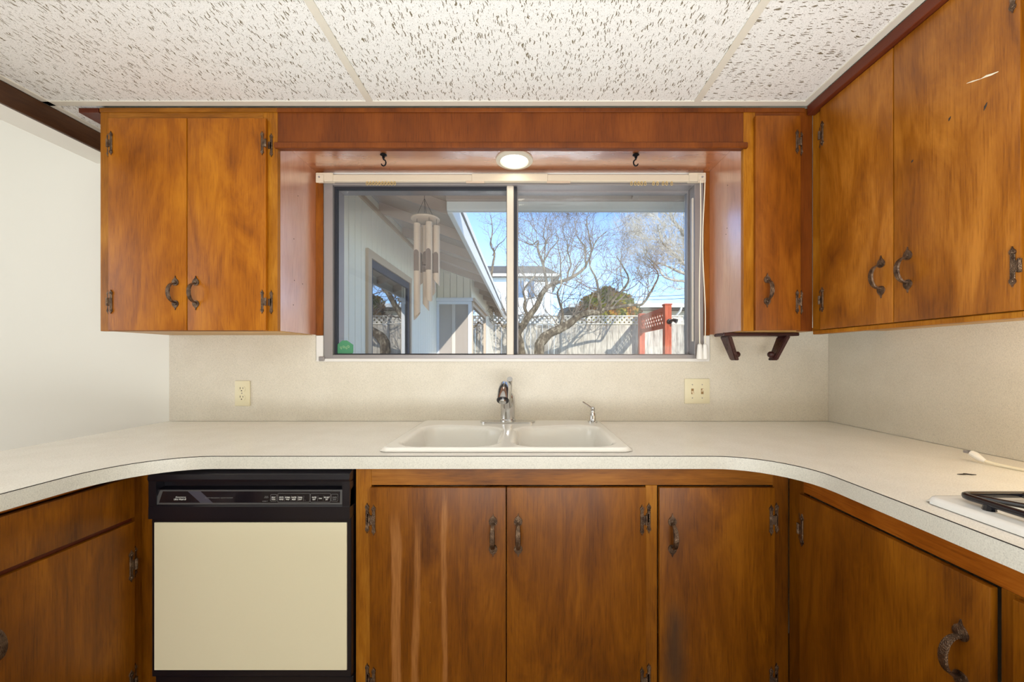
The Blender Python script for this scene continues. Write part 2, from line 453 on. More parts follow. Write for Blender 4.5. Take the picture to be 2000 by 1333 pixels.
# suspended ceiling: tiles and tees
rows = [1.7655, 1.462, 1.026, .422, -.188, -.798, -1.408, -2.018]
cols = [-1.797, -.577, .645, 1.070]
rng = random.Random(4)
for j in range(len(rows) - 1):
    for i in range(len(cols) - 1):
        x0, x1, y1, y0 = cols[i], cols[i + 1], rows[j], rows[j + 1]
        if j == 0:
            if i > 0: continue
            x1 = -1.63
        B(x0 + .002, x1 - .002, y0 + .002, y1 - .002, ZC + .003, ZC + .018).build('ceiling_tile', M_TILE[1 if i == 2 else 0], ceiling)
for x in (-.577, .645):
    B(x - .0125, x + .0125, -2.6, 1.449, ZC - .001, ZC + .002).build('tee_bar', M_TEE, ceiling)
for y in rows[2:]:
    B(-1.797, 1.045, y - .0125, y + .0125, ZC - .0005, ZC + .0025).build('tee_bar', M_TEE, ceiling)
B(-1.797, 1.070, 1.449, 1.474, ZC - .001, ZC + .003).build('wall_angle', M_TEE, ceiling)
B(1.045, 1.070, -2.6, 1.4485, ZC - .001, ZC + .003).build('wall_angle', M_TEE, ceiling)
B(-1.797, -1.772, -2.6, 1.766, ZC - .001, ZC + .003).build('wall_angle', M_TEE, ceiling)
# wooden header over the peninsula
struct('trim_1', B(-1.812, -1.798, -3.0, YW, 2.080, 2.156, bev=.002), MW['beam'])
struct('wall_header', B(-1.94, -1.813, -3.0, YW, 2.084, 2.60), M_WALL)
struct('trim_2', B(-1.70, -1.625, YU, YW, 2.138, 2.155), MW['frieze'])

# ------------------------------------------------------------------ kitchen window
win = struct('window_1', None, loc=(0, YW, WZ0))
m = MB()
fx0, fx1, fz0, fz1 = WX0 + .001, WX1 - .001, WZ0 + .001, WZ1 - .001
for b in ((fx0, fx0 + .040, fz0, fz1), (fx1 - .040, fx1, fz0, fz1), (fx0 + .040, fx1 - .040, fz0, fz0 + .022), (fx0 + .040, fx1 - .040, fz1 - .045, fz1)):
    m.box(b[0], b[1], YW - .006, YW + .110, b[2], b[3], bev=.002)
m.build('window_frame', M_ALU, win)
B(fx0 - .006, fx1 + .006, YW - .012, YW + .01, fz0 - .010, fz0 + .004, bev=.002).build('window_sill', M_WTRIM, win)
def sash(x0, x1, z0, z1, y, w, mat, nm):
    m = MB(); m.box(x0, x0 + w, y, y + .02, z0, z1); m.box(x1 - w, x1, y, y + .02, z0, z1)
    m.box(x0 + w, x1 - w, y, y + .02, z0, z0 + w * .5); m.box(x0 + w, x1 - w, y, y + .02, z1 - w, z1)
    return m.build(nm, mat, win)
gz0, gz1 = fz0 + .022, fz1 - .045
s1 = sash(fx0 + .041, -.072, gz0, gz1, YW + .012, .010, M_GASK, 'sash')
B(-.080, -.048, YW + .002, YW + .034, gz0 - .002, gz1 + .002, bev=.003).build('meeting_stile', M_ALUL, win)
B(-.0475, -.034, YW + .010, YW + .078, gz0, gz1).build('meeting_stile', M_GASK, win)
s2 = sash(-.034, fx1 - .041, gz0, gz1, YW + .056, .006, M_ALU, 'sash')
g1 = B(fx0 + .050, -.079, YW + .020, YW + .024, gz0 + .004, gz1 - .008).build('glass_pane', M_GLASS, win)
g2 = B(-.030, fx1 - .046, YW + .064, YW + .068, gz0 + .003, gz1 - .005).build('glass_pane', M_GLASS, win)
g3 = B(-.030, fx1 - .041, YW + .098, YW + .101, gz0, gz1).build('glass_pane', M_GLASS, win)
B(fx1 - .052, fx1 - .047, YW - .010, YW + .002, gz0 + .06, gz1 - .06).build('pull_strip', M_ALUL, win)
for x0, x1 in ((-.940, WX0), (WX1, .836)):
    B(x0, x1, YW - .010, YW - .0045, WZ0 - .008, ZB - .001, bev=.001).build('casing', M_WTRIM, win)
for x0, x1 in ((-.9415, WX0), (WX1, .8365)):
    B(x0, x1, YW - .0105, YW - .0045, ZB, 2.041).build('jamb_strip', MW['narrow'], win)
B(-.925, -.900, YW - .020, YW - .0105, WZ0 - .006, WZ0 + .014, bev=.003).build('latch_block', M_ALU, win)
# alarm sticker on the glass
st = thing('window_sticker', px(674, 694, YW + .018), 'green octagonal sticker in the lower left corner of the window', 'sticker')
oc = []
c0 = px(674.5, 680, YW + .018)
for (u, v) in ((-.4, 1), (.2, 1), (1, .42), (1, -.62), (.7, -1), (-.7, -1), (-1, -.75), (-1, .48)):
    oc.append((c0.x + u * .036, c0.z + v * .034))
MB().prism(oc, YW + .0185, YW + .0195, lambda u, v, d: (u, d, v)).build('sticker_sheet', M_STICK, st)
m = MB()
for i, (a, b) in enumerate(((-.02, .002), (-.008, .006), (.004, .002), (.014, .008))):
    m.tube([(c0.x + a + .004 * math.sin(k * .9), YW + .0183, c0.z + b + .006 * math.cos(k * 1.1) - .002) for k in range(7)], .0007, 4)
m.build('scrawl_print', M_STICKP, st)

# curtain track with carriers and draw cord
tr = thing('curtain_track', (-.06, 1.745, 1.985), 'ivory traverse curtain rod across the top of the window', 'curtain rod')
yt = 1.738
m = MB(); m.box(-.885, .765, yt, yt + .020, 1.992, 2.022, bev=.003); m.build('rod', M_TRACK, tr)
B(-.235, .105, yt - .003, yt + .018, 1.990, 2.0245, bev=.002).build('rod_overlap', M_TRACK, tr)
for sx, x in ((-1, -.888), (1, .768)):
    xa, xb = (x - .042, x + .034) if sx < 0 else (x - .034, x + .042)
    b = B(xa, xb, yt - .006, yt + .022, 1.990, 2.028, bev=.003).build('end_bracket', M_TRACK, tr)
    e0 = x - .038 if sx < 0 else x + .004
    m = MB().box(e0, e0 + .034, yt - .012, yt - .006, 1.980, 2.018, bev=.002); m.build('pulley_plate', M_TRACK, b)
    m = MB().cyl((x + sx * .022, yt - .015, 2.004), (x + sx * .022, yt - .012, 2.004), .004, 10); m.build('rivet', M_ALU, b)
for i in range(10):
    x = px(716 + i * 6.0, 0, yt).x
    m = MB(); m.tube([(x + .0045 * math.sin(a), yt + .006, 1.983 + .007 * math.cos(a)) for a in [k * PI / 4 for k in range(9)]], .0016, 6)
    m.box(x - .002, x + .002, yt + .003, yt + .009, 1.988, 1.994); m.build('carrier', M_CARR, tr)
for pxx in (1234, 1241.5, 1248, 1254, 1261, 1277, 1285, 1296, 1303, 1313):
    x = px(pxx, 0, yt).x
    m = MB(); m.tube([(x + .0045 * math.sin(a), yt + .006, 1.982 + .007 * math.cos(a)) for a in [k * PI / 4 for k in range(9)]], .0016, 6)
    m.box(x - .002, x + .002, yt + .003, yt + .009, 1.988, 1.994); m.build('carrier', M_CARR, tr)
for a, b in ((910, 946), (1068, 1114)):
    x0, x1 = px(a, 0, yt).x, px(b, 0, yt).x
    m = MB().box(x0, x1, yt - .001, yt + .004, 1.983, 1.991, bev=.001); m.build('overlap_arm', M_EXTTRIM, tr)
cd = thing('draw_cord', (.80, 1.725, 1.20), 'ivory curtain draw cord with white weights hanging beside the window', 'cord')
for i, (xa, xb, xc) in enumerate(((1368, 1367, 1366), (1375, 1373, 1376))):
    pts = []
    for k in range(13):
        u = k / 12; yy = 352 + (672 - 352) * u
        xx = (xa + (xb - xa) * u) + (2.2 * math.sin(u * 7 + i * 2)) * (1 if i else .4) + (xc - xb) * u * u
        pts.append(px(xx, yy, 1.716))
    MB().tube(pts, .0022, 6).build('cord_strand', M_CORD, cd)
    e = pts[-1]
    MB().lathe([(.003, .006), (.009, 0), (.012, -.030), (.014, -.058), (.012, -.064), (.004, -.066)], (e.x, e.y, e.z - .004), seg=12).build('cord_weight', M_TASSEL, cd)

# ------------------------------------------------------------------ cabinet hardware (local: faces -Y, up Z)
def spade(h, w, flip):
    pts = []
    for (u, v) in ((0, 1), (.10, .80), (.22, .60), (.72, .36), (1, .05), (.96, -.22), (.70, -.46), (.34, -.56)):
        pts.append((u * w / 2, v * h))
    o = pts + [(-u, v) for u, v in reversed(pts[1:])]
    if flip: o = [(-u, -v) for u, v in o]
    return o
def make_pull():
    m = MB()
    for s in (1, -1):
        m.prism([(u, v + s * .0415) for u, v in spade(.0235, .025, s < 0)], -.0035, 0, lambda u, v, d: (u, d, v))
        m.lathe([(.0045, -.0035), (.0045, -.0052), (.002, -.0062)], (0, 0, s * .041), axis='Y', seg=8)
    n = 15; rings = []
    for i in range(n):
        a = PI * i / (n - 1); z = .034 * math.cos(a); y = -.0035 - .029 * math.sin(a) ** .85
        w = .0045 + .0035 * math.sin(a); th = .0038
        ny, nz = -math.sin(a), math.cos(a)
        rings.append([m.bm.verts.new((sx * w, y + k * ny * th, z + k * nz * th)) for sx, k in ((-1, 0), (-.75, 1), (.75, 1), (1, 0))])
    for i in range(n - 1):
        for k in range(4):
            m.bm.faces.new((rings[i][k], rings[i][(k + 1) % 4], rings[i + 1][(k + 1) % 4], rings[i + 1][k]))
    m.bm.faces.new(rings[0]); m.bm.faces.new(rings[-1])
    return m.mesh('pull_handle', M_HAM)
ME_PULL = make_pull()
def make_hinge(s, off):
    """door leaf on the -s side at y=0 (door face), frame leaf on the +s side, set back by off"""
    m = MB()
    for side, yb in ((-s, 0.0), (s, off)):
        xc = side * .0125
        m.box(xc - .0048, xc + .0048, yb - .003, yb, -.028, .028, bev=.001)
        m.box(min(0, xc), max(0, xc), yb - .003, yb, -.013, .013)
        for e in (1, -1):
            m.prism([(u + xc, v + e * .033) for u, v in spade(.0125, .012, e < 0)], yb - .0035, yb, lambda u, v, d: (u, d, v))
            m.lathe([(.0028, -.0035), (.002, -.005)], (xc, yb, e * .032), axis='Y', seg=7)
    m.cyl((s * .001, -.003, -.015), (s * .001, -.003, .015), .0036, 8)
    return m.mesh('hinge', M_HAM)
ME_HINGE = {1: make_hinge(1, .0145), -1: make_hinge(-1, .0145)}

def door(parent, name, plane, a0, a1, z0, z1, face, th, mat, hinge=None, hz=(), pull=None, pz=0, label=None):
    """plane 'Y': faces -Y, spans x a0..a1 at y=face. plane 'X-': faces -X; 'X+': faces +X, spans y."""
    if plane == 'Y': m = B(a0, a1, face, face + th, z0, z1, bev=.0025, seg=2)
    elif plane == 'X-': m = B(face, face + th, a0, a1, z0, z1, bev=.0025, seg=2)
    else: m = B(face - th, face, a0, a1, z0, z1, bev=.0025, seg=2)
    d = m.build(name, mat, parent, label=label)
    if plane == 'Y': P = lambda a, z: (a, face, z); rot = (0, 0, 0)
    elif plane == 'X-': P = lambda a, z: (face, a, z); rot = (0, 0, R(-90))
    else: P = lambda a, z: (face, a, z); rot = (0, 0, R(90))
    for z in hz:
        # sign of the frame side in hinge-local x
        hs = hinge[1]
        link('hinge', ME_HINGE[hs], d, loc=P(hinge[0], z), rot=rot)
    if pull is not None:
        link('pull_handle', ME_PULL, d, loc=P(pull, pz), rot=rot)
    return d

# ------------------------------------------------------------------ upper cabinet, left of the window
cab = thing('wall_cabinet', (-1.28, YW, ZB), 'orange-brown two-door wall cabinet left of the window', 'cabinet')
X0 = -1.618
B(X0, X0 + .016, YU + .0185, YW - .001, ZB + .003, ZC - .004).build('side_panel', MW['upper'], cab)
B(XL - .016, XL, YU + .0185, YW - .005, ZB + .003, ZC - .004).build('side_panel', MW['reveal'], cab, label='glare-lightened reddish side panel of the window recess')
B(X0 + .016, XL - .016, YU + .0185, YW - .006, ZB + .001, ZB + .014).build('bottom_panel', MW['pale'], cab, label='pale raw wood underside')
B(X0, X0 + .035, YU, YU + .018, ZB, ZC - .004, bev=.001).build('stile', MW['stile'], cab)
B(XL - .055, XL, YU, YU + .018, ZB, ZC - .004, bev=.001).build('stile', MW['stile'], cab)
B(X0 + .035, XL - .055, YU, YU + .018, 2.10, ZC - .004).build('rail', MW['rail'], cab)
B(X0 + .035, XL - .055, YU, YU + .018, ZB, ZB + .03).build('rail', MW['rail'], cab)
B(X0, XL, YU - .004, YU, 2.138, ZC - .003, bev=.001).build('top_moulding', MW['rail'], cab)
dx = lambda p: (p - CX) * YUD / F
door(cab, 'door', 'Y', dx(211), dx(364), ZB + .002, 2.108, YUD, .0145, MW['upper'], (dx(211), -1), (2.012, 1.413), dx(343), 1.446)
door(cab, 'door', 'Y', dx(366), dx(519), ZB + .002, 2.108, YUD, .0145, MW['upper'], (dx(519), 1), (2.012, 1.413), dx(383), 1.446)

# narrow upper cabinet, right of the window
cab = thing('wall_cabinet', (.95, YW, ZB), 'narrow single-door wall cabinet between the window and the corner', 'cabinet')
B(XR, XR + .016, YU + .0185, YW - .005, ZB + .003, ZC - .004).build('side_panel', MW['reveal'], cab, label='glare-lightened reddish side panel of the window recess')
B(XR + .016, XU + .02, YU + .0185, YW - .006, ZB + .001, ZB + .014).build('bottom_panel', MW['pale'], cab, label='pale raw wood underside')
B(XR, XR + .045, YU, YU + .018, ZB, ZC - .004, bev=.001).build('stile', MW['stile'], cab)
B(1.050, XU, YU, YU + .018, ZB, ZC - .004, bev=.001).build('stile', MW['valance'], cab)
B(XR + .045, 1.050, YU, YU + .018, 2.10, ZC - .004).build('rail', MW['valance'], cab)
B(XR, XUD - .016, YU - .004, YU, 2.138, ZC - .003, bev=.001).build('top_moulding', MW['valance'], cab)
door(cab, 'door', 'Y', dx(1476), dx(1564), ZB + .002, 2.118, YUD, .0145, MW['narrow'], (dx(1563), 1), (2.018, 1.413), dx(1498), 1.456)

# valance, its moulding and the soffit between the cabinets
va = thing('window_valance', (-.05, YU, 2.0), 'red-brown wooden valance board above the window recess', 'valance')
B(XL + .0005, XR - .0005, YU + .001, YU + .018, 2.000, ZC - .004).build('valance_board', MW['valance'], va)
B(XL, XR, YU - .004, YU + .0005, 2.138, ZC - .003, bev=.001).build('top_moulding', MW['valance'], va)
B(-.949, .848, YU - .013, YU + .0005, 1.997, 2.019, bev=.005, seg=3).build('bottom_moulding', MW['valance'], va)
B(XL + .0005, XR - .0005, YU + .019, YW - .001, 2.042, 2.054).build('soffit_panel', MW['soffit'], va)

# upper cabinets on the right wall
cab = thing('wall_cabinet', (1.24, 1.0, ZB), 'tall two-door wall cabinet along the right-hand wall', 'cabinet')
B(XU + .0185, XRW - .005, .30, YU - .002, ZB + .001, ZB + .014).build('bottom_panel', MW['pale'], cab, label='pale raw wood underside')
B(XU, XU + .018, 1.432, YU - .001, ZB - .002, ZC - .004, bev=.001).build('stile', MW['stile'], cab)
B(XU, XU + .018, .800, .846, ZB - .002, ZC - .004, bev=.001).build('stile', MW['stile'], cab)
B(XU, XU + .018, .846, 1.432, 2.10, ZC - .004).build('rail', MW['frieze_y'], cab)
B(XU - .012, XU + .0175, .846, 1.468, ZB - .014, ZB + .0005, bev=.002).build('rail', MW['stile'], cab)
B(XU - .030, XU - .0005, .30, YU - .012, 2.118, ZC - .003, bev=.002).build('top_moulding', MW['frieze_y'], cab)
B(XU, XU + .018, .30, .335, ZB - .002, ZC - .004).build('stile', MW['stile'], cab)
B(XU, XU + .018, .335, .80, 2.10, ZC - .004).build('rail', MW['frieze_y'], cab)
door(cab, 'door', 'X-', 1.146, 1.428, ZB + .002, 2.116, XUD, .0145, MW['right'], (1.428, -1), (2.018, 1.413), 1.182, 1.447)
door(cab, 'door', 'X-', .851, 1.143, ZB + .002, 2.116, XUD, .0145, MW['right'], (.851, 1), (2.012, 1.403), 1.100, 1.450)
door(cab, 'door', 'X-', .345, .798, ZB + .002, 2.116, XUD, .0145, MW['right'], (.345, 1), (2.012, 1.403), .74, 1.450)

# small marks: nail holes in the recess panels, nicks and a scratch on the right-hand doors
def child(par, name): return [c for c in C.objects if c.parent == par and c.name.startswith(name)]
holes = ((XL, ((582, 383), (574, 467), (575, 548), (591, 555), (573, 596))), (XR, ((1421, 362), (1420, 446), (1418, 458))))
for X, pl_ in holes:
    par = [o for o in C.objects if o.name.startswith('side_panel') and o.data.materials[0] == MW['reveal'] and abs(sum(v.co.x for v in o.data.vertices) / len(o.data.vertices) - X) < .05][0]
    for (hx, hy) in pl_:
        d_ = X * F / (hx - CX); z_ = CZ - (hy - CY) * d_ / F; sg = 1 if X < 0 else -1
        MB().lathe([(.0022, 0), (.0018, sg * .0006)], (X, d_, z_), axis='X', seg=8).build('nail_hole', M_SLOT, par)
dr_ = [o for o in child(cab, 'door')]
for (hx, hy, ln, sl_) in ((1855, 232, .008, 1.2), (1925, 208, .011, 1.4), (1782, 315, .008, .8)):
    d_ = XUD * F / (hx - CX); z_ = CZ - (hy - CY) * d_ / F
    MB().tube([(XUD, d_ + ln * .3, z_ - ln * sl_ * .5), (XUD - .0004, d_, z_), (XUD, d_ - ln * .3, z_ + ln * sl_ * .5)], [.0006, .0022, .0006], 6).build('nick', M_SLOT, dr_[1])
pts_ = []
for (hx, hy) in ((1888, 163), (1900, 159), (1916, 154), (1926, 149), (1936, 146), (1950, 140)):
    d_ = XUD * F / (hx - CX); pts_.append((XUD - .0002, d_, CZ - (hy - CY) * d_ / F))
MB().tube(pts_, [.0004, .0016, .0006, .0024, .0022, .0008], 5).build('scratch', M_CORD, dr_[1])

# ------------------------------------------------------------------ base cabinets
ZD = .818
cab = thing('base_cabinet', (.15, YW, 0), 'three-door sink base cabinet with pale streaks under the sink', 'cabinet')
b1 = lambda p: (p - CX) * YBD / F
XS0, XS1 = -.503, .790
B(XS0, -.456, YB, YB + .018, .09, .872, bev=.001).build('stile', MW['stile'], cab)
B(.362, .397, YB, YB + .018, .09, .82, bev=.001).build('stile', MW['stile'], cab)
B(.742, XS1 - .001, YB, YB + .018, .09, .872, bev=.001).build('stile', MW['base'], cab)
B(-.456, .742, YB - .001, YB + .017, .8205, .872, bev=.001).build('rail', MW['rail'], cab)
B(-.456, .742, YB, YB + .018, .09, .13).build('rail', MW['rail'], cab)
B(XS0, XS0 + .016, YB + .019, YW - .006, .09, .86).build('side_panel', MW['base'], cab)
B(XS0, XS1, YB + .06, YB + .075, -.049, .089).build('toe_kick', MW['frieze'], cab)
door(cab, 'door', 'Y', -.456, b1(988), .125, ZD, YBD, .0145, MW['base_streaked'], (-.456, -1), (.723, .245), -.092, .678, label='cabinet door with three pale vertical streaks')
door(cab, 'door', 'Y', b1(989.6), b1(1262), .125, ZD, YBD, .0145, MW['base'], (b1(1262), 1), (.723, .245), -.018, .678)
door(cab, 'door', 'Y', b1(1288), b1(1514), .125, ZD, YBD, .0145, MW['base_soot'], (b1(1514), 1), (.723, .245), .436, .678, label='cabinet door with a dark smoky stain')

cab = thing('base_cabinet', (XBR + .3, .7, 0), 'base cabinet under the cooktop on the right', 'cabinet')
B(XBR, XBR + .018, 1.100, YB - .001, .09, .872, bev=.001).build('stile', MW['base'], cab)
B(XBR, XBR + .018, .605, .645, .09, .82, bev=.001).build('stile', MW['base'], cab)
B(XBR, XBR + .018, .12, .16, .09, .872).build('stile', MW['base'], cab)
B(XBR - .001, XBR + .017, .16, 1.100, .8205, .872, bev=.001).build('rail', MW['rail_y'], cab)
B(XBR, XBR + .018, .16, 1.100, .09, .13).build('rail', MW['rail_y'], cab)
B(XBR, XRW - .006, .12, .136, .09, .872).build('side_panel', MW['base'], cab)
B(XBR + .06, XBR + .075, .12, YB, -.049, .089).build('toe_kick', MW['frieze_y'], cab)
door(cab, 'door', 'X-', .648, 1.097, .125, ZD, XBRD, .0145, MW['base'], (1.097, -1), (.720, .245), .690, .672)
door(cab, 'door', 'X-', .165, .618, .125, ZD, XBRD, .0145, MW['base'], (.165, 1), (.720, .245), .575, .672)

cab = thing('base_cabinet', (XBL - .2, .7, 0), 'peninsula base cabinet with a drawer left of the dishwasher', 'cabinet')
B(XBL - .018, XBL, 1.128, YB + .02, .09, .872, bev=.001).build('stile', MW['base'], cab)
B(XBL, -1.0965, YB - .004, YB + .014, .09, .872, bev=.001).build('stile', MW['base'], cab)
B(XBL - .018, XBL, .60, 1.128, .862, .872).build('rail', MW['rail_y'], cab)
B(XBL - .018, XBL + .002, .60, 1.128, .722, .748).build('rail', MW['frieze_y'], cab)
B(XBL - .018, XBL, .60, 1.128, .09, .13).build('rail', MW['rail_y'], cab)
B(XBL - .018, XBL, .56, .60, .09, .872).build('stile', MW['base'], cab)
B(-1.59, XBL - .019, .56, .576, .09, .872).build('side_panel', MW['base'], cab)
B(-1.59, -1.575, .576, YW - .006, -.049, .872).build('back_panel', MW['base'], cab)
B(XBL - .075, XBL - .06, .56, YB, -.049, .089).build('toe_kick', MW['frieze_y'], cab)
d = door(cab, 'drawer', 'X+', .60, 1.125, .741, .858, XBLD, .0145, MW['base'])
link('pull_handle', ME_PULL, d, loc=(XBLD, .72, .80), rot=(0, R(90), R(90)))
door(cab, 'door', 'X+', .74, 1.125, .125, .728, XBLD, .0145, MW['base'], (1.125, 1), (.605, .262), .815, .596)

# ------------------------------------------------------------------ countertop
ct = thing('countertop', (0, YW, .876), 'beige speckled U-shaped laminate countertop', 'countertop')
CL0, CL1, CR0, CFY = -1.609, -1.105, .750, 1.137
def arc(cx, cy, r, a0, a1, n=10): return [(cx + r * math.cos(R(a0 + (a1 - a0) * i / n)), cy + r * math.sin(R(a0 + (a1 - a0) * i / n))) for i in range(n + 1)]
rl, rr = .20, .20
outer = [(CL0, YW - .0045), (CL0, .50), (CL1, .50)] + arc(CL1 + rl, CFY - rl, rl, 180, 90) + arc(CR0 - rr, CFY - rr, rr, 90, 0) + [(CR0, .10), (XRW - .0045, .10), (XRW - .0045, YW - .0045)]
SX0, SX1, SY0, SY1 = -.449, .337, 1.178, 1.725
hole = [(SX0 + .02, SY0 + .015), (SX1 - .02, SY0 + .015), (SX1 - .02, SY1 - .02), (SX0 + .02, SY1 - .02)]
hole2 = [(.83, .17), (1.27, .17), (1.27, .765), (.83, .765)]
m = MB(); bm = m.bm; es = []; lps = []
for lp in (outer, hole, hole2):
    vs = [bm.verts.new((x, y, ZT)) for x, y in lp]
    es += [bm.edges.new((vs[i], vs[(i + 1) % len(vs)])) for i in range(len(vs))]; lps.append(lp)
bmesh.ops.triangle_fill(bm, edges=es, use_beauty=True)
m.build('top_sheet', M_LAM, ct)
m = MB(); bm = m.bm                                   # edge band and slab sides
for lp in lps:
    n = len(lp); a = [bm.verts.new((x, y, ZT - .0006)) for x, y in lp]; b = [bm.verts.new((x, y, .876)) for x, y in lp]
    for i in range(n): bm.faces.new((a[i], a[(i + 1) % n], b[(i + 1) % n], b[i]))
es = []
for lp in lps:
    vs = [bm.verts.new((x, y, .876)) for x, y in lp]
    es += [bm.edges.new((vs[i], vs[(i + 1) % len(vs)])) for i in range(len(vs))]
bmesh.ops.triangle_fill(bm, edges=es, use_beauty=True)
bmesh.ops.remove_doubles(bm, verts=bm.verts, dist=1e-5)
m.build('edge_band', M_EDGE, ct)
# thin dark joint line along the front edge
pts = [(x, y, ZT - .0012) for x, y in outer[2:-2]]
m = MB(); m.tube([Vector((x, y, z)) for x, y, z in pts], .0009, 4); m.build('edge_joint', M_SLOT, ct)

# ------------------------------------------------------------------ sink
sk = thing('kitchen_sink', ((SX0 + SX1) / 2, 1.45, .80), 'white double-bowl drop-in sink below the window', 'sink')
def sstep(a, b, x):
    t = max(0, min(1, (x - a) / (b - a))); return t * t * (3 - 2 * t)
def rbox(x, y, x0, x1, y0, y1, r):
    qx = abs(x - (x0 + x1) / 2) - (x1 - x0) / 2 + r; qy = abs(y - (y0 + y1) / 2) - (y1 - y0) / 2 + r
    return math.hypot(max(qx, 0), max(qy, 0)) + min(max(qx, qy), 0) - r
def sink_z(x, y):
    so_ = rbox(x, y, SX0, SX1, SY0, SY1, .035)
    z = ZT + .0015 + .0115 * sstep(.0005, -.016, so_)
    best = 1
    for (a, b, s) in ((-.398, -.086, -1), (-.034, .290, 1)):
        u = (x - a) / (b - a); u = u if s > 0 else 1 - u       # 0 near the divider
        yy = y + (.045 * (1 - sstep(.05, .75, u))) * max(0, (y - 1.22) / .35)
        best = min(best, rbox(x, yy, a, b, 1.208, 1.585, .075))
    z -= .004 * sstep(.012, -.002, best)
    if best < 0: z -= .165 * sstep(0, -.032, best) + .012 * sstep(-.03, -.15, best)
    return z
NX, NY = 200, 140
m = MB(); bm = m.bm; gv = {}
for j in range(NY + 1):
    for i in range(NX + 1):
        x = SX0 + (SX1 - SX0) * i / NX; y = SY0 + (SY1 - SY0) * j / NY
        if rbox(x, y, SX0, SX1, SY0, SY1, .035) <= .0008: gv[i, j] = bm.verts.new((x, y, sink_z(x, y)))
for j in range(NY):
    for i in range(NX):
        q = [(i, j), (i + 1, j), (i + 1, j + 1), (i, j + 1)]
        if all(k in gv for k in q): bm.faces.new([gv[k] for k in q])
        else:
            q = [gv[k] for k in q if k in gv]
            if len(q) == 3: bm.faces.new(q)
m.build('basin', M_PORC, sk, angle=80)
for x in (-.242, .128):
    MB().lathe([(.0, .0015), (.030, .0015), (.042, .004), (.045, .001), (.045, -.004)], (x, 1.40, .7525), seg=24).build('drain', M_CHROME, sk)

fa = thing('kitchen_faucet', (-.068, 1.655, ZT + .013), 'chrome pull-out faucet on a long deck plate behind the sink', 'faucet')
fx, fy, fz = -.070, 1.655, ZT + .0135
pl = [(fx + .0 + sgn * .086 + .030 * math.cos(a), fy + .030 * math.sin(a)) for sgn, rngs in ((1, range(-9, 10)), (-1, range(9, 28))) for a in [R(k * 10) for k in rngs]]
MB().prism(pl, fz, fz + .005, lambda u, v, d: (u, v, d)).build('deck_plate', M_CHROME, fa)
MB().lathe([(.0325, .005), (.0325, .012), (.0295, .016), (.0295, .060), (.0305, .062), (.0300, .100), (.0280, .112), (.021, .124), (.006, .130)], (fx, fy, fz), seg=28).build('body', M_CHROME, fa)
hp = [Vector((fx - .002, fy - .018, fz + .070)), Vector((fx - .004, fy - .050, fz + .125)), Vector((fx - .005, fy - .095, fz + .163)), Vector((fx - .006, fy - .140, fz + .166))]
MB().tube(hp, [.019, .021, .0205, .0195], 18).build('spout', M_CHROME, fa)
hd = [Vector((fx - .006, fy - .132, fz + .167)), Vector((fx - .007, fy - .165, fz + .163)), Vector((fx - .008, fy - .200, fz + .146)), Vector((fx - .009, fy - .222, fz + .118))]
sh = MB().tube(hd, [.0165, .0205, .0225, .0235], 20).build('spray_head', M_CHROME, fa)
e = hd[-1]; dr = (hd[-1] - hd[-2]).normalized()
MB().tube([e, e + dr * .004], [.0232, .0222], 20).build('collar', M_BLACK, sh)
MB().tube([e + dr * .004, e + dr * .010], [.014, .013], 16).build('aerator', M_CHROME, sh)
MB().tube([Vector((fx + .004, fy + .004, fz + .120)), Vector((fx + .008, fy - .01, fz + .160)), Vector((fx + .010, fy - .045, fz + .186))], [.013, .011, .012], 12).build('lever', M_CHROME, fa)
sp = thing('soap_dispenser', (.292, 1.66, ZT + .013), 'small chrome soap dispenser with an angled spout behind the sink', 'soap dispenser')
MB().lathe([(.021, 0), (.021, .004), (.013, .007), (.012, .034), (.0095, .038), (.008, .052), (.0095, .056), (.009, .062), (.003, .066)], (.292, 1.66, ZT + .0135), seg=20).build('pump_body', M_CHROME, sp)
MB().tube([(.290, 1.658, ZT + .071), (.270, 1.652, ZT + .086), (.247, 1.646, ZT + .101)], [.0035, .003, .0028], 8).build('spout', M_CHROME, sp)

# ------------------------------------------------------------------ dishwasher
dw = thing('dishwasher', (-.80, 1.15, 0), 'built-in dishwasher with black control panel and cream door', 'dishwasher')
DX0, DX1, DY = -1.092, -.507, 1.140
B(DX0 + .005, DX1 - .005, DY + .026, YW - .05, .01, .868).build('tub', M_BLACKM, dw)
B(DX0, DX1, DY, DY + .025, .265, .733, bev=.002).build('door_frame', M_BLACK, dw)
B(-1.082, -.519, DY - .003, DY + .001, .287, .719, bev=.001).build('door_panel', M_CREAM, dw, label='cream door panel')
B(DX0, DX1, DY + .012, DY + .03, .04, .258, bev=.002).build('kick_panel', M_BLACK, dw)
con = MB()
prof = [(DY + .026, .732), (DY - .010, .732), (DY - .010, .768), (DY - .006, .772), (DY - .003, .816), (DY + .018, .820), (DY + .018, .838), (DY - .010, .841), (DY - .013, .848), (DY - .010, .862), (DY + .004, .870), (DY + .026, .870)]
con.prism([(y, z) for y, z in prof], DX0, DX1, lambda u, v, d: (d, u, v))
con = con.build('control_console', M_BLACK, dw)
for xa in (DX0, DX1 - .022):
    B(xa, xa + .022, DY - .0095, DY + .02, .767, .842).build('console_cheek', M_BLACK, con)
yc = lambda z: DY - .006 + (z - .772) / .044 * .003
def cpl(x, z, k=.001): return (x, yc(z) - k, z)
cz = lambda p: CZ - (p - CY) * (DY - .006) / F
cx = lambda p: (p - CX) * (DY - .006) / F
bz0, bz1 = .7735, .8150
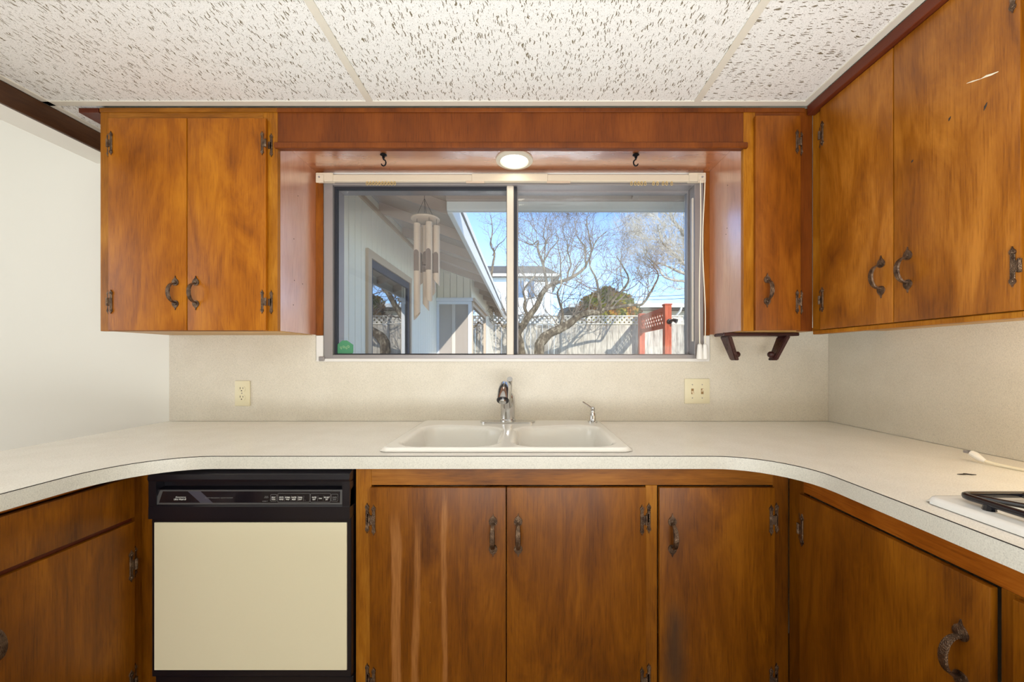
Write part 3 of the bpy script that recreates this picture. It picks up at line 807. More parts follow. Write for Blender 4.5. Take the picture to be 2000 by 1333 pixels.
def slab(name, quad, k, mat, par=con):
    m = MB(); a = [m.bm.verts.new(cpl(x, z, k)) for x, z in quad]; b = [m.bm.verts.new(cpl(x, z, 0)) for x, z in quad]
    m.bm.faces.new(a); n = len(quad)
    for i in range(n): m.bm.faces.new((a[i], a[(i + 1) % n], b[(i + 1) % n], b[i]))
    return m.build(name, mat, par)
slab('panel_border', [(cx(300), bz0), (cx(670), bz0), (cx(670), bz1), (cx(312), bz1)], .0008, M_GREYP)
slab('panel_glass', [(cx(311), bz0 + .005), (cx(664), bz0 + .005), (cx(664), bz1 - .004), (cx(317), bz1 - .004)], .0012, M_GLASSP)
slab('panel_band', [(cx(392), bz0 + .005), (cx(416), bz0 + .005), (cx(391), bz1 - .004), (cx(366), bz1 - .004)], .0014, M_BAND)
def text(body, xl, xr, zc, h, mat, name='lettering', shear=.25, par=con, bold=0):
    cu = bpy.data.curves.new(name, 'FONT'); cu.body = body; cu.size = 1; cu.shear = shear; cu.align_x = 'CENTER'; cu.align_y = 'CENTER'
    cu.offset = bold
    ob = bpy.data.objects.new(name, cu); C.objects.link(ob)
    dg = bpy.context.evaluated_depsgraph_get()
    me = bpy.data.meshes.new_from_object(ob.evaluated_get(dg)); bpy.data.objects.remove(ob)
    xs = [v.co.x for v in me.vertices]; ys = [v.co.y for v in me.vertices]
    x0, x1, y0, y1 = min(xs), max(xs), min(ys), max(ys)
    for v in me.vertices:
        X = xl + (v.co.x - x0) / (x1 - x0) * (xr - xl); Z = zc + ((v.co.y - y0) / (y1 - y0) - .5) * h
        v.co = cpl(X, Z, .0019)
    me.materials.clear(); me.materials.append(mat)
    return link(name, me, par)
text('Kenmore', cx(343), cx(363), cz(971.5), .0042, M_PRINT, shear=.3)
text('Ultra Wash III', cx(340), cx(364), cz(975.7), .0050, M_PRINT, shear=.3, bold=.012)
text('AUTO PROGRAM / AUTO SYSTEM', cx(400), cx(455), cz(973), .0030, M_PRINTG, shear=.3)
text('RINSE\nAGENT', cx(516), cx(525), cz(971.5), .0055, M_PRINTG)
text('DRY', cx(513), cx(524), cz(979.5), .0028, M_PRINTG)
for w, a, b, mt in (('DELAY\nWASH', 530.5, 538.5, M_PRINT), ('POTS\nPANS', 545.5, 554, M_PRINT), ('NORMAL\nWASH', 557, 567, M_PRINT), ('WATER\nMISER', 569.5, 579, M_PRINT), ('CHINA\nLIGHT', 582, 590.5, M_PRINT),
                  ('QUICK\nRINSE', 594, 602.5, M_PRINT), ('WATER\nHEAT', 609.5, 618, M_PRINT), ('FAN', 623, 629, M_PRINT), ('NO HEAT\nDRY', 633, 644, M_PRINT), ('CANCEL\nDRAIN', 649, 658, M_PRINTG)):
    text(w, cx(a), cx(b), cz(974.0), .0034 if w == 'FAN' else .0100, mt, shear=.18, bold=.010 if mt is M_PRINT else 0)
def outline(x0, x1, z0, z1, r=.0025):
    pts = []
    for (ccx, ccz, a0) in ((x1 - r, z1 - r, 0), (x0 + r, z1 - r, 90), (x0 + r, z0 + r, 180), (x1 - r, z0 + r, 270)):
        pts += [cpl(ccx + r * math.cos(R(a0 + k * 30)), ccz + r * math.sin(R(a0 + k * 30)), .0016) for k in range(4)]
    MB().tube(pts + [pts[0]], .00035, 4, cap=False).build('button_outline', M_PRINTG, con)
for a, b, z0, z1 in ((528.5, 540.5, 979.5, 966.5), (542.5, 605, 981, 964.5), (606.5, 645.5, 981, 964.5), (647, 660, 979.5, 966)):
    outline(cx(a), cx(b), cz(z0), cz(z1))
for p in (555.7, 568.5, 580.5, 592.5, 620.3, 631.5):
    MB().tube([cpl(cx(p), cz(979), .0016), cpl(cx(p + .8), cz(969), .0016)], .0003, 4).build('button_divider', M_PRINTG, con)

# ------------------------------------------------------------------ recess lamp, hooks
lp = thing('recessed_lamp', (-.042, 1.650, 2.042), 'round recessed downlight lit in the window soffit', 'light')
MB().lathe([(.055, -.004), (.060, -.010), (.078, -.006), (.079, -.0005), (.055, -.0005)], (-.042, 1.650, 2.042), seg=40).build('trim_ring', M_RING, lp)
MB().lathe([(.0001, -.009), (.03, -.0085), (.055, -.004), (.055, -.002)], (-.042, 1.650, 2.042), seg=40).build('lens', M_LENS, lp)
for x, y, lab, s in ((-.579, 1.60, 'black swag hook in the soffit left of the downlight', 1), (.459, 1.60, 'black swag hook in the soffit right of the downlight', -1)):
    h = thing('ceiling_hook', (x, y, 2.042), lab, 'hook')
    MB().lathe([(.004, -.0005), (.013, -.004), (.014, -.007), (.006, -.012), (.005, -.020), (.003, -.022)], (x, y, 2.042), seg=16).build('hook_base', M_HOOK, h)
    pts = [(x, y, 2.022)] + [(x + s * (.010 * math.sin(R(a))), y, 2.004 + .013 * math.cos(R(a))) for a in (0, 30, 60, 90, 120, 150, 180, 215)] + [(x - s * .009, y, 2.000)]
    MB().tube(pts, [.003] * (len(pts) - 1) + [.002], 8).build('hook_bend', M_HOOK, h)

# ------------------------------------------------------------------ wall plates
def plate(name, label, cat, x0, x1, z0, z1):
    t_ = thing(name, ((x0 + x1) / 2, YW - .004, z0), label, cat)
    B(x0, x1, YW - .0105, YW - .0045, z0, z1, bev=.003, seg=2).build('cover_plate', M_IVORY, t_); return t_
w = lambda p: (p - CX) * YW / F
wz = lambda p: CZ - (p - CY) * YW / F
o = plate('wall_outlet', 'ivory duplex wall outlet on the splash left of the sink', 'outlet', w(461.5), w(491), wz(793), wz(744))
xc = w(475.5)
for zc in (wz(760), wz(776.5)):
    oc = [(xc + .0165 * math.cos(R(a)), zc + max(-.0125, min(.0125, .0165 * math.sin(R(a))))) for a in range(0, 360, 15)]
    r = MB().prism(oc, YW - .0122, YW - .0104, lambda u, v, d: (u, d, v)).build('receptacle', M_IVORY, o)
    for dx_, hh in ((-.006, .009), (.006, .007)):
        B(xc + dx_ - .0011, xc + dx_ + .0011, YW - .0126, YW - .0121, zc + .002 - hh / 2 + .002, zc + .002 + hh / 2 + .002).build('slot', M_SLOT, r)
    MB().cyl((xc, YW - .0126, zc - .0075), (xc, YW - .0121, zc - .0075), .0026, 10).build('slot', M_SLOT, r)
MB().lathe([(.0028, 0), (.002, -.0012)], (xc, YW - .0105, (wz(760) + wz(776.5)) / 2), axis='Y', seg=8).build('screw', M_ALU, o)
o = plate('light_switch', 'ivory double toggle switch plate on the splash right of the sink', 'switch', w(1335.5), w(1384.5), wz(788.5), wz(740))
for p, up in ((1350.5, -1), (1369.5, 1)):
    xc = w(p); zc = wz(764.5)
    B(xc - .0055, xc + .0055, YW - .0112, YW - .0104, zc - .0125, zc + .0125).build('toggle_bezel', M_BEZ, o)
    m = MB(); m.tube([(xc, YW - .010, zc + up * .001), (xc, YW - .022, zc + up * .008)], [.0046, .0050], 8); m.build('toggle', M_TOGGLE, o)
    for zz in (.030, -.030):
        MB().lathe([(.0027, 0), (.0018, -.0012)], (xc, YW - .0105, zc + zz), axis='Y', seg=8).build('screw', M_ALU, o)

# ------------------------------------------------------------------ paper towel holder under the corner cabinet
ph = thing('paper_towel_holder', (.96, 1.61, 1.20), 'dark plum wooden paper towel holder under the narrow cabinet', 'towel holder')
B(.806, 1.112, 1.570, 1.655, ZB - .0130, ZB + .0000, bev=.003).build('mounting_bar', MW['plum'], ph)
for s, xt, xb in ((1, .835, .872), (-1, 1.075, 1.030)):
    m = MB()
    t0, t1 = xt - .009, xt + .009; b0, b1_ = xb - .009, xb + .009
    y0, y1 = 1.580, 1.645
    vs = [m.bm.verts.new(p) for p in ((t0, y0, ZB - .0131), (t1, y0, ZB - .0131), (t1, y1, ZB - .0131), (t0, y1, ZB - .0131), (b0, y0 + .012, ZB - .112), (b1_, y0 + .012, ZB - .112), (b1_, y1 - .012, ZB - .112), (b0, y1 - .012, ZB - .112))]
    for f in ((0, 1, 2, 3), (4, 5, 6, 7), (0, 1, 5, 4), (1, 2, 6, 5), (2, 3, 7, 6), (3, 0, 4, 7)): m.bm.faces.new([vs[k] for k in f])
    bmesh.ops.bevel(m.bm, geom=list(m.bm.edges), offset=.003, segments=2, affect='EDGES')
    a_ = m.build('arm', MW['plum'], ph)
    xk = xb - s * .006
    MB().lathe([(.013, 0), (.013, s * .010), (.009, s * .016), (.004, s * .018)], (xk + s * .009, 1.612, ZB - .088), axis='X', seg=16).build('peg', MW['plum'], a_)

# ------------------------------------------------------------------ cooktop, grate, plug, scrap
ck = thing('cooktop', (1.05, .45, ZT), 'white enamel gas cooktop set into the right counter', 'cooktop')
KX0, KX1, KY0, KY1 = .793, 1.305, .13, .785
m = MB(); bm = m.bm; gv = {}
NX, NY = 90, 110
def cook_z(x, y):
    s = rbox(x, y, KX0, KX1, KY0, KY1, .03)
    z = ZT + .0015 + .0115 * sstep(0, -.010, s)
    q = rbox(x, y, KX0 + .055, KX1 - .055, KY0 + .05, KY1 - .05, .05)
    return z - .013 * sstep(.012, -.012, q)
for j in range(NY + 1):
    for i in range(NX + 1):
        x = KX0 + (KX1 - KX0) * i / NX; y = KY0 + (KY1 - KY0) * j / NY
        if rbox(x, y, KX0, KX1, KY0, KY1, .03) <= .001: gv[i, j] = bm.verts.new((x, y, cook_z(x, y)))
for j in range(NY):
    for i in range(NX):
        q = [gv[k] for k in ((i, j), (i + 1, j), (i + 1, j + 1), (i, j + 1)) if k in gv]
        if len(q) >= 3: bm.faces.new(q)
m.build('enamel_top', M_ENAMEL, ck, angle=80)
for yy0, yy1 in ((.47, .742), (.175, .445)):
    gt = thing('burner_grate', (1.05, (yy0 + yy1) / 2, ZT), 'black enamel burner grate at the far end of the cooktop' if yy0 > .3 else 'black enamel burner grate at the near end of the cooktop', 'grate', 'burner grates')
    gx0, gx1, gz = .832, 1.266, .9395
    ring = []
    for (ccx, ccy, a0) in ((gx1 - .015, yy1 - .015, 0), (gx0 + .015, yy1 - .015, 90), (gx0 + .015, yy0 + .015, 180), (gx1 - .015, yy0 + .015, 270)):
        ring += [(ccx + .015 * math.cos(R(a0 + k * 30)), ccy + .015 * math.sin(R(a0 + k * 30)), gz) for k in range(4)]
    MB().tube(ring + [ring[0]], .0062, 10, cap=False).build('grate_ring', M_IRON, gt)
    ym = (yy0 + yy1) / 2
    for bx in (.945, 1.155):
        for a in range(0, 360, 90):
            p1 = Vector((bx + .022 * math.cos(R(a)), ym + .022 * math.sin(R(a)), gz + .004))
            p0 = Vector((bx + .112 * math.cos(R(a)), ym + .130 * math.sin(R(a)), gz))
            MB().tube([p0, p0.lerp(p1, .5) + Vector((0, 0, .004)), p1], [.0055, .0055, .0045], 8).build('grate_finger', M_IRON, gt)
        for yk in (yy1 - .004, yy0 + .004):
            for sx in (-1, 1):
                pe = Vector((bx + sx * .055, ym + (yk - ym) * .35, gz + .003)); pc = Vector((bx + sx * (.110 if (bx < 1) == (sx < 0) else .10), yk, gz))
                MB().tube([pc, pe], [.0055, .0045], 8).build('grate_finger', M_IRON, gt)
        MB().lathe([(.040, .0005), (.040, .012), (.030, .016), (.0001, .017)], (bx, ym, ZT + .002), seg=24).build('burner_cap', M_IRON, gt)
    for xk, yk in ((gx0 + .001, yy1 - .045), (gx0 + .001, yy0 + .045), (gx1 - .001, yy1 - .045), (gx1 - .001, yy0 + .045)):
        zb = cook_z(xk, yk) + .0005
        MB().tube([(xk, yk, gz - .002), (xk, yk, zb)], [.0075, .0095], 10).build('grate_foot', M_IRON, gt)
pg = thing('power_cord', (1.235, 1.07, ZT), 'ivory power cord and white plug lying on the right counter', 'cord')
pts = [Vector(p) for p in ((1.236, 1.050, ZT + .010), (1.243, 1.028, ZT + .006), (1.252, .99, ZT + .0045), (1.259, .95, ZT + .0045), (1.266, .90, ZT + .0045), (1.285, .86, ZT + .0045), (1.32, .82, ZT + .0045), (1.345, .72, ZT + .0045), (1.35, .45, ZT + .0045))]
MB().tube(pts, .0038, 8).build('cable', M_CORD, pg)
m = MB(); m.tube([(1.233, 1.074, ZT + .024), (1.234, 1.066, ZT + .021), (1.235, 1.055, ZT + .014), (1.237, 1.044, ZT + .009)], [.008, .009, .008, .0045], 10)
m.build('plug', M_TASSEL, pg)
for dxx in (-.005, .005):
    B(1.233 + dxx - .001, 1.233 + dxx + .001, 1.076, 1.088, ZT + .022, ZT + .029).build('prong', M_ALU, pg)
m = MB()
m.prism([(1.062, .955), (1.078, .957), (1.086, .962), (1.094, .956), (1.104, .950), (1.090, .949), (1.084, .953), (1.074, .951)], ZT + .0004, ZT + .0018, lambda u, v, d: (u, v, d))
tag(m.build('paper_scrap', M_SLOT), 'tiny dark scrap lying on the counter beside the cooktop', 'scrap')

# ================================================================== outdoors
GZ = -.15
gr = B(-14, 20, YW + .13, 48, GZ - .1, GZ).build('ground', M_GRASS); gr['kind'] = 'structure'
# house walls outside and roof of this house (keeps the low sun out of the kitchen)
struct('wall_exterior', MB().box(-1.19, WX0 - .02, YW + .121, YW + .135, GZ, 2.30).box(WX1 + .02, 4.2, YW + .121, YW + .135, GZ, 2.30).box(WX0 - .02, WX1 + .02, YW + .121, YW + .135, GZ, WZ0 - .02), M_SIDING)
def slope_slab(x0, x1, ya, za, yb, zb, th):
    m = MB(); m.prism([(ya, za), (yb, zb), (yb, zb + th), (ya, za + th)], x0, x1, lambda u, v, d: (d, u, v)); return m
ev = thing('patio_eave', (0, 2.3, 2.2), 'whitish eave and gutter board running across the top of the window view', 'eave')
slope_slab(-.50, 4.6, 2.50, 2.285, -.9, 3.30, .05).build('soffit_deck', M_EXTSOF, ev)
slope_slab(-4.2, -.50, 2.00, 2.465, -.9, 3.30, .05).build('soffit_deck', M_EXTSOF, ev)
slope_slab(-4.2, 4.6, -3.6, 2.60, -.9, 3.30, .05).build('roof_deck', M_EXTSOF, ev)
B(-.50, 4.6, 2.50, 2.54, 2.150, 2.345, bev=.004).build('fascia', M_FASC, ev)
B(-.50, 4.6, 2.470, 2.4995, 2.205, 2.300, bev=.004).build('sub_fascia', M_RAFT, ev)
for x in (.70, 1.60, 2.60):
    slope_slab(x - .02, x + .02, 2.465, 2.205, 1.905, 2.372, .09).build('rafter', M_RAFT, ev)

# ------------------------------------------------------------------ the house wing on the left
XW, YE, XS = -1.208, 5.38, -.729
hw = thing('house_wing', (XW, 3.6, GZ), 'white grooved-siding wing of the house receding on the left outside', 'house')
zt = lambda x: 2.071 - .355 * x                                   # underside of the sloping soffit
B(XW - .12, XW - .016, 1.95, YE + .1, GZ, 2.49).build('wall_core', M_GROOVE, hw)
W0, W1, WT, WB = 3.03, 4.06, 1.980, .70
y = 1.955
while y < YE - .02:
    y1 = min(y + .098, YE)
    segs = [(GZ, 2.485)] if (y1 <= W0 or y >= W1) else [(WT, 2.485), (GZ, WB)]
    for z0, z1 in segs:
        B(XW - .0155, XW, y, y1, z0, z1, bev=.0015).build('siding_board', M_SIDING, hw)
    y += .1035
B(XW - .0, XS - .016, YE + .016, YE + .12, GZ, 2.32).build('wall_core', M_GROOVE, hw)
V0, V1 = -1.205, -.760
x = XW + .001
while x < XS - .01:
    x1 = min(x + .087, XS)
    z1 = zt(x1) - .01
    B(x, x1, YE, YE + .0155, 1.995, z1, bev=.0015).build('siding_board', M_SIDING, hw)
    B(x, x1, YE, YE + .0155, GZ, .85, bev=.0015).build('siding_board', M_SIDING, hw)
    x += .092
y = YE + .016
while y < 9.2:
    for z0, z1 in ([(GZ, zt(XS) - .01)] if y > 7.3 else [(1.99, zt(XS) - .01), (GZ, .85)]):
        B(XS - .0155, XS, y, y + .098, z0, z1, bev=.0015).build('siding_board', M_SIDING, hw)
    y += .1035
B(XS - .12, XS - .016, YE + .016, 9.25, GZ, 2.30).build('wall_core', M_GROOVE, hw)
# window in the long wall (casing, dark sash, reflecting pane)
wd = MB()
for (a, b, c, d_) in ((W0 - .07, W0, WB, WT + .06), (W1, W1 + .05, WB, WT + .06), (W0, W1, WT, WT + .06), (W0, W1, WB - .05, WB)):
    wd.box(XW, XW + .022, a, b, c, d_)
wd = wd.build('window', M_EXTTRIM, hw)
m = MB()
for (a, b, c, d_) in ((W0, W0 + .05, WB, WT), (W1 - .05, W1, WB, WT), (W0 + .05, W1 - .05, WT - .06, WT), (W0 + .05, W1 - .05, WB, WB + .05)):
    m.box(XW - .012, XW + .008, a, b, c, d_)
m.build('sash', M_BLUEF, wd)
B(XW - .010, XW - .004, W0 + .05, W1 - .05, WB + .05, WT - .06).build('pane', M_XGLASS, wd)
# corner window facing the kitchen and its return
wd = MB()
for (a, b, c, d_) in ((XW + .0, -1.178, .85, 1.99), (-.775, XS, .85, 1.99), (-1.178, -.775, 1.945, 1.99), (-1.178, -.775, .85, .90)):
    wd.box(a, b, YE - .012, YE + .02, c, d_)
wd.box(XW + .002, XS + .02, YE - .05, YE + .0, 1.985, 2.03)
wd = wd.build('window', M_WSASH, hw)
B(-1.178, -.775, YE + .006, YE + .010, .90, 1.945).build('pane', M_XGLASS2, wd)
m = MB(); m.box(-1.0, -.955, YE + .0, YE + .02, .90, 1.945); m.build('mullion', M_CURT, wd)
wd = MB()
for (a, b, c, d_) in ((YE + .02, YE + .07, .85, 1.99), (7.2, 7.28, .85, 1.99), (YE + .07, 7.2, 1.93, 1.99), (YE + .07, 7.2, .85, .90)):
    wd.box(XS - .02, XS + .014, a, b, c, d_)
wd.box(XS, XS + .05, YE - .03, 7.3, 1.985, 2.03)
wd = wd.build('window', M_EXTTRIM, hw)
B(XS - .012, XS - .006, YE + .07, 7.2, .90, 1.93).build('pane', M_XGLASS, wd)
# sloping soffit, rafters, fascia
XE = -.505
m = MB(); m.prism([(XW - .02, zt(XW - .02)), (XE, zt(XE)), (XE, zt(XE) + .03), (XW - .02, zt(XW - .02) + .03)], 2.03, 9.6, lambda u, v, d: (u, d, v)); m.build('soffit_deck', M_EXTSOF, hw)
yy = 2.62
while yy < 9.5:
    m = MB(); m.prism([(XW + .001, zt(XW) - .085), (XE - .002, zt(XE) - .085), (XE - .002, zt(XE) - .001), (XW + .001, zt(XW) - .001)] if yy < YE else
                      [(XS + .001, zt(XS) - .085), (XE - .002, zt(XE) - .085), (XE - .002, zt(XE) - .001), (XS + .001, zt(XS) - .001)], yy, yy + .045, lambda u, v, d: (u, d, v))
    m.build('rafter', M_RAFT, hw); yy += .61
m = MB(); m.box(XE, XE + .035, 2.55, 9.65, zt(XE) - .10, zt(XE) + .13, bev=.003); m.build('fascia', M_FASC, hw)
B(XW, XW + .02, 1.95, YE, zt(XW) - .12, zt(XW) - .088).build('frieze_board', M_EXTTRIM, hw)
m = MB(); m.prism([(XW - 1.4, zt(XW - 1.4) + .04), (XE + .04, zt(XE + .04) + .04), (XE + .04, zt(XE + .04) + .07), (XW - 1.4, zt(XW - 1.4) + .07)], 2.06, 9.7, lambda u, v, d: (u, d, v)); m.build('roof', M_ROOF, hw)

# ------------------------------------------------------------------ wind chime
cd_ = 2.20
c0 = px(831, 430, cd_)
ch = thing('wind_chime', (c0.x, cd_, 1.35), 'bamboo wind chime with angled tubes hanging under the patio eave', 'wind chime')
MB().lathe([(.0001, -.003), (.070, -.006), (.079, -.001), (.080, .006), (.072, .012), (.0001, .013)], (c0.x, cd_, c0.z), seg=32).build('top_disc', M_BAMB, ch)
top = px(829, 352, cd_)
m = MB(); kn_ = px(829, 388, cd_)
m.tube([top, kn_], .0012, 5)
for a in (20, 110, 200, 290):
    m.tube([kn_, (c0.x + .05 * math.cos(R(a)), cd_ + .05 * math.sin(R(a)), c0.z + .012)], .0009, 4)
m.build('hanging_string', M_WIRE, ch)
def bamboo(x, y, zt_, zb, r, cut, slot):
    m = MB(); seg = 14; rings = []
    ca, sa = math.cos(cut), math.sin(cut)
    for z, lowest in ((zt_, 0), (zt_ - .004, 0), (zb + .10, 0), (zb, 1)):
        rings.append([m.bm.verts.new((x + r * math.cos(k * 2 * PI / seg), y + r * math.sin(k * 2 * PI / seg),
                     z + (lowest * .045 * (1 + ca * math.cos(k * 2 * PI / seg) + sa * math.sin(k * 2 * PI / seg)) / 2))) for k in range(seg)])
    for i in range(3):
        for k in range(seg): m.bm.faces.new((rings[i][k], rings[i][(k + 1) % seg], rings[i + 1][(k + 1) % seg], rings[i + 1][k]))
    m.bm.faces.new(rings[0])
    o = m.build('chime_tube', M_BAMB, ch)
    m = MB(); zs = zt_ - slot
    pts = [(math.cos(R(a)) * .013, zs + math.sin(R(a)) * .016) for a in range(0, 181, 20)] + [(-.013, zs - .10), (.013, zs - .10)]
    m.prism(pts, -r - .0015, -r + .009, lambda u, v, d: (x + u, y + d + r * .0, v)); m.build('sound_slot', M_BAMBD, o)
    m = MB(); m.tube([(x, y, zt_ - .001), (x, y, c0.z - .002)], .0009, 4); m.build('tube_string', M_WIRE, o)
for (pxx, pt, pb, dd, cut) in ((814.5, 437, 626, 2.165, 0), (838, 434, 590, 2.14, 2.2), (832, 442, 608, 2.225, 3.1), (852.5, 442, 560, 2.175, 3.1), (822, 445, 560, 2.262, 1), (845, 446, 585, 2.262, .5)):
    p = px(pxx, pt, dd); q = px(pxx, pb, dd)
    bamboo(p.x, dd, p.z, q.z, .0185, cut, .165)
m = MB().lathe([(.0001, .009), (.022, .007), (.022, -.007), (.0001, -.009)], (c0.x, 2.205, px(0, 516, 2.205).z), seg=16); m.build('clapper', M_BAMBD, ch)
MB().tube([(c0.x, 2.205, c0.z), (c0.x, 2.205, px(0, 516, 2.2).z)], .0009, 4).build('clapper_string', M_WIRE, ch)

# ------------------------------------------------------------------ fence
YF = 9.5
fe = thing('garden_fence', (1.5, YF, GZ), 'weathered grey board fence with a lattice top across the yard', 'fence')
bmeshes = [B(-.069, .069, 0, .02, GZ, 2.02, bev=.003).mesh('fence_board', M_FENCE) for _ in range(1)]
rng = random.Random(11)
nb = 52
for i in range(nb):
    x = -2.2 + i * .143
    link('fence_board', bmeshes[0], fe, loc=(x, YF + rng.uniform(0, .012), rng.uniform(-.012, .0)), rot=(0, 0, rng.uniform(-.03, .03)))
B(-2.3, 5.3, YF - .02, YF + .06, 2.023, 2.055).build('rail', M_LATT, fe)
B(-2.3, 5.3, YF - .02, YF + .06, 2.215, 2.245).build('rail', M_LATT, fe)
B(-2.3, 5.3, YF + .034, YF + .07, .40, .49).build('rail', M_FENCE, fe)
def lattice(x0, x1, z0, z1, step, w_, fn, th):
    m = MB()
    H = z1 - z0
    for sgn, dd in ((1, 0), (-1, th)):
        u = x0 - H
        while u < x1 + H:
            a, b = (u, z0), (u + H, z1)
            if sgn < 0: a, b = (u + H, z0), (u, z1)
            pts = []
            # clip to x0..x1
            (ax, az), (bx, bz) = a, b
            lo, hi = (a, b) if ax < bx else (b, a)
            if not (hi[0] <= x0 or lo[0] >= x1):
                sl = (hi[1] - lo[1]) / (hi[0] - lo[0])
                l2 = (max(lo[0], x0), lo[1] + (max(lo[0], x0) - lo[0]) * sl)
                h2 = (min(hi[0], x1), lo[1] + (min(hi[0], x1) - lo[0]) * sl)
                n = Vector((-(h2[1] - l2[1]), h2[0] - l2[0]))
                if n.length > .01:
                    n.normalize(); n *= w_ / 2
                    quad = [(l2[0] + n.x, l2[1] + n.y), (h2[0] + n.x, h2[1] + n.y), (h2[0] - n.x, h2[1] - n.y), (l2[0] - n.x, l2[1] - n.y)]
                    m.prism(quad, dd, dd + th, fn)
            u += step
    return m
lattice(-2.3, 5.3, 2.05, 2.22, .115, .045, lambda u, v, d: (u, YF + d, v), .01).build('lattice', M_LATT, fe, kind='stuff')
for x in (-1.2, .9, 4.9):
    B(x - .045, x + .045, YF + .075, YF + .165, GZ, 2.30).build('post', M_FENCE, fe)

# ------------------------------------------------------------------ red arbor
XA, YA0, YA1 = 2.80, 7.63, 9.30
ar = thing('garden_arbor', (XA, 8.5, GZ), 'red-stained arbor with a lattice panel between two posts by the fence', 'arbor')
for yy in (YA0, YA1):
    p = B(XA - .065, XA + .065, yy - .065, yy + .065, GZ, 2.235, bev=.004).build('post', M_RED, ar)
    B(XA - .078, XA + .078, yy - .078, yy + .078, 2.236, 2.262, bev=.004).build('post_cap', M_RED, p)
B(XA - .030, XA + .030, YA0 + .066, YA1 - .066, 2.13, 2.215, bev=.003).build('beam', M_RED, ar)
B(XA - .030, XA + .030, YA0 + .066, YA1 - .066, 1.80, 1.885, bev=.003).build('beam', M_RED, ar)
lattice(YA0 + .066, YA1 - .066, 1.885, 2.13, .15, .042, lambda u, v, d: (XA - .01 + d, u, v), .01).build('lattice', M_RED, ar, kind='stuff')
sl = thing('post_fixture', (XA + .1, 7.5, 1.90), 'small dark fixture on the front of the near arbor post', 'fixture')
cp = Vector((XA + .02, YA0 - .066, 1.915))
MB().lathe([(.05, 0), (.05, -.02), (.02, -.03)], cp, axis='Y', seg=14).build('fixture_base', M_HOOK, sl)
MB().tube([cp + Vector((0, -.02, 0)), cp + Vector((.05, -.08, .02)), cp + Vector((.10, -.12, -.01))], [.02, .03, .045], 10).build('fixture_head', M_HOOK, sl)

# ------------------------------------------------------------------ trees
def smooth(pts, n=3):
    out = []
    P = [pts[0]] + pts + [pts[-1]]
    for i in range(1, len(P) - 2):
        for k in range(n):
            t = k / n; a, b, c, d = P[i - 1], P[i], P[i + 1], P[i + 2]
            out.append(.5 * ((2 * b) + (c - a) * t + (2 * a - 5 * b + 4 * c - d) * t * t + (3 * b - a - 3 * c + d) * t * t * t))
    out.append(pts[-1]); return out
def grow(m, rng, p, d, L, r, lev, bias, stats):
    n = 5; pts = [p]; q = p.copy(); dd = d.normalized()
    for i in range(n):
        dd = (dd + Vector((rng.gauss(0, .22), rng.gauss(0, .22), rng.gauss(0, .22))) + bias * .12).normalized()
        q = q + dd * L / n; pts.append(q.copy())
    m.tube(pts, [r * (1 - .75 * i / n) for i in range(n + 1)], 4 if lev > 1 else 3, cap=False)
    if lev <= 0: return
    for i in range(1, n + 1):
        for _ in range(2 if (lev > 1 or i > 2) else 1):
            if rng.random() < .28: continue
            base = (pts[i] - pts[i - 1]).normalized()
            side = Vector((rng.gauss(0, 1), rng.gauss(0, .8), rng.gauss(0, 1))); side -= base * side.dot(base)
            if side.length < .01: continue
            nd = (base * .75 + side.normalized() * rng.uniform(.5, .95)).normalized()
            grow(m, rng, pts[i], nd, L * rng.uniform(.42, .66), max(r * .5, .0022), lev - 1, bias, stats)
def tree(label, base, limbs, seed, mb, mt, dens, lev, bias=Vector((0, 0, 1)), L=(.5, .9), lvl_lo=0):
    t_ = thing('bare_tree', base, label, 'tree', None)
    rng = random.Random(seed); tw = MB()
    for idx, (pp, d0, r0, r1, wob, nt) in enumerate(limbs):
        pts = []
        for i, (x, y) in enumerate(pp):
            dd = d0[0] + (d0[1] - d0[0]) * i / (len(pp) - 1)
            pts.append(px(x, y, dd + (rng.uniform(-wob, wob) if 0 < i else 0)))
        if idx == 0: pts = [Vector((pts[0].x + .05, pts[0].y, GZ - .02))] + pts
        sp = smooth(pts, 3); n = len(sp)
        rad = [(r0 + (r1 - r0) * i / (n - 1)) * (1 + .16 * noise.noise(sp[i] * 6)) for i in range(n)]
        MB().tube(sp, rad, 9 if r0 > .03 else 6).build('trunk' if idx == 0 else 'branch', mb, t_)
        k0 = int(n * .35) if idx == 0 else 1
        for _ in range(int(nt * dens)):
            i = rng.randrange(k0, n)
            td = (sp[i] - sp[i - 1]).normalized()
            side = Vector((rng.gauss(0, 1), rng.gauss(0, .6), abs(rng.gauss(0, 1)) * .8)); side -= td * side.dot(td)
            nd = (td * .5 + side.normalized() * .8).normalized()
            grow(tw, rng, sp[i], nd, rng.uniform(*L) * (1.0 if idx else .8), min(rad[i] * .45, .014), lev, bias, None)
    o = tw.build('twigs', mt, t_, kind='stuff')
    return t_
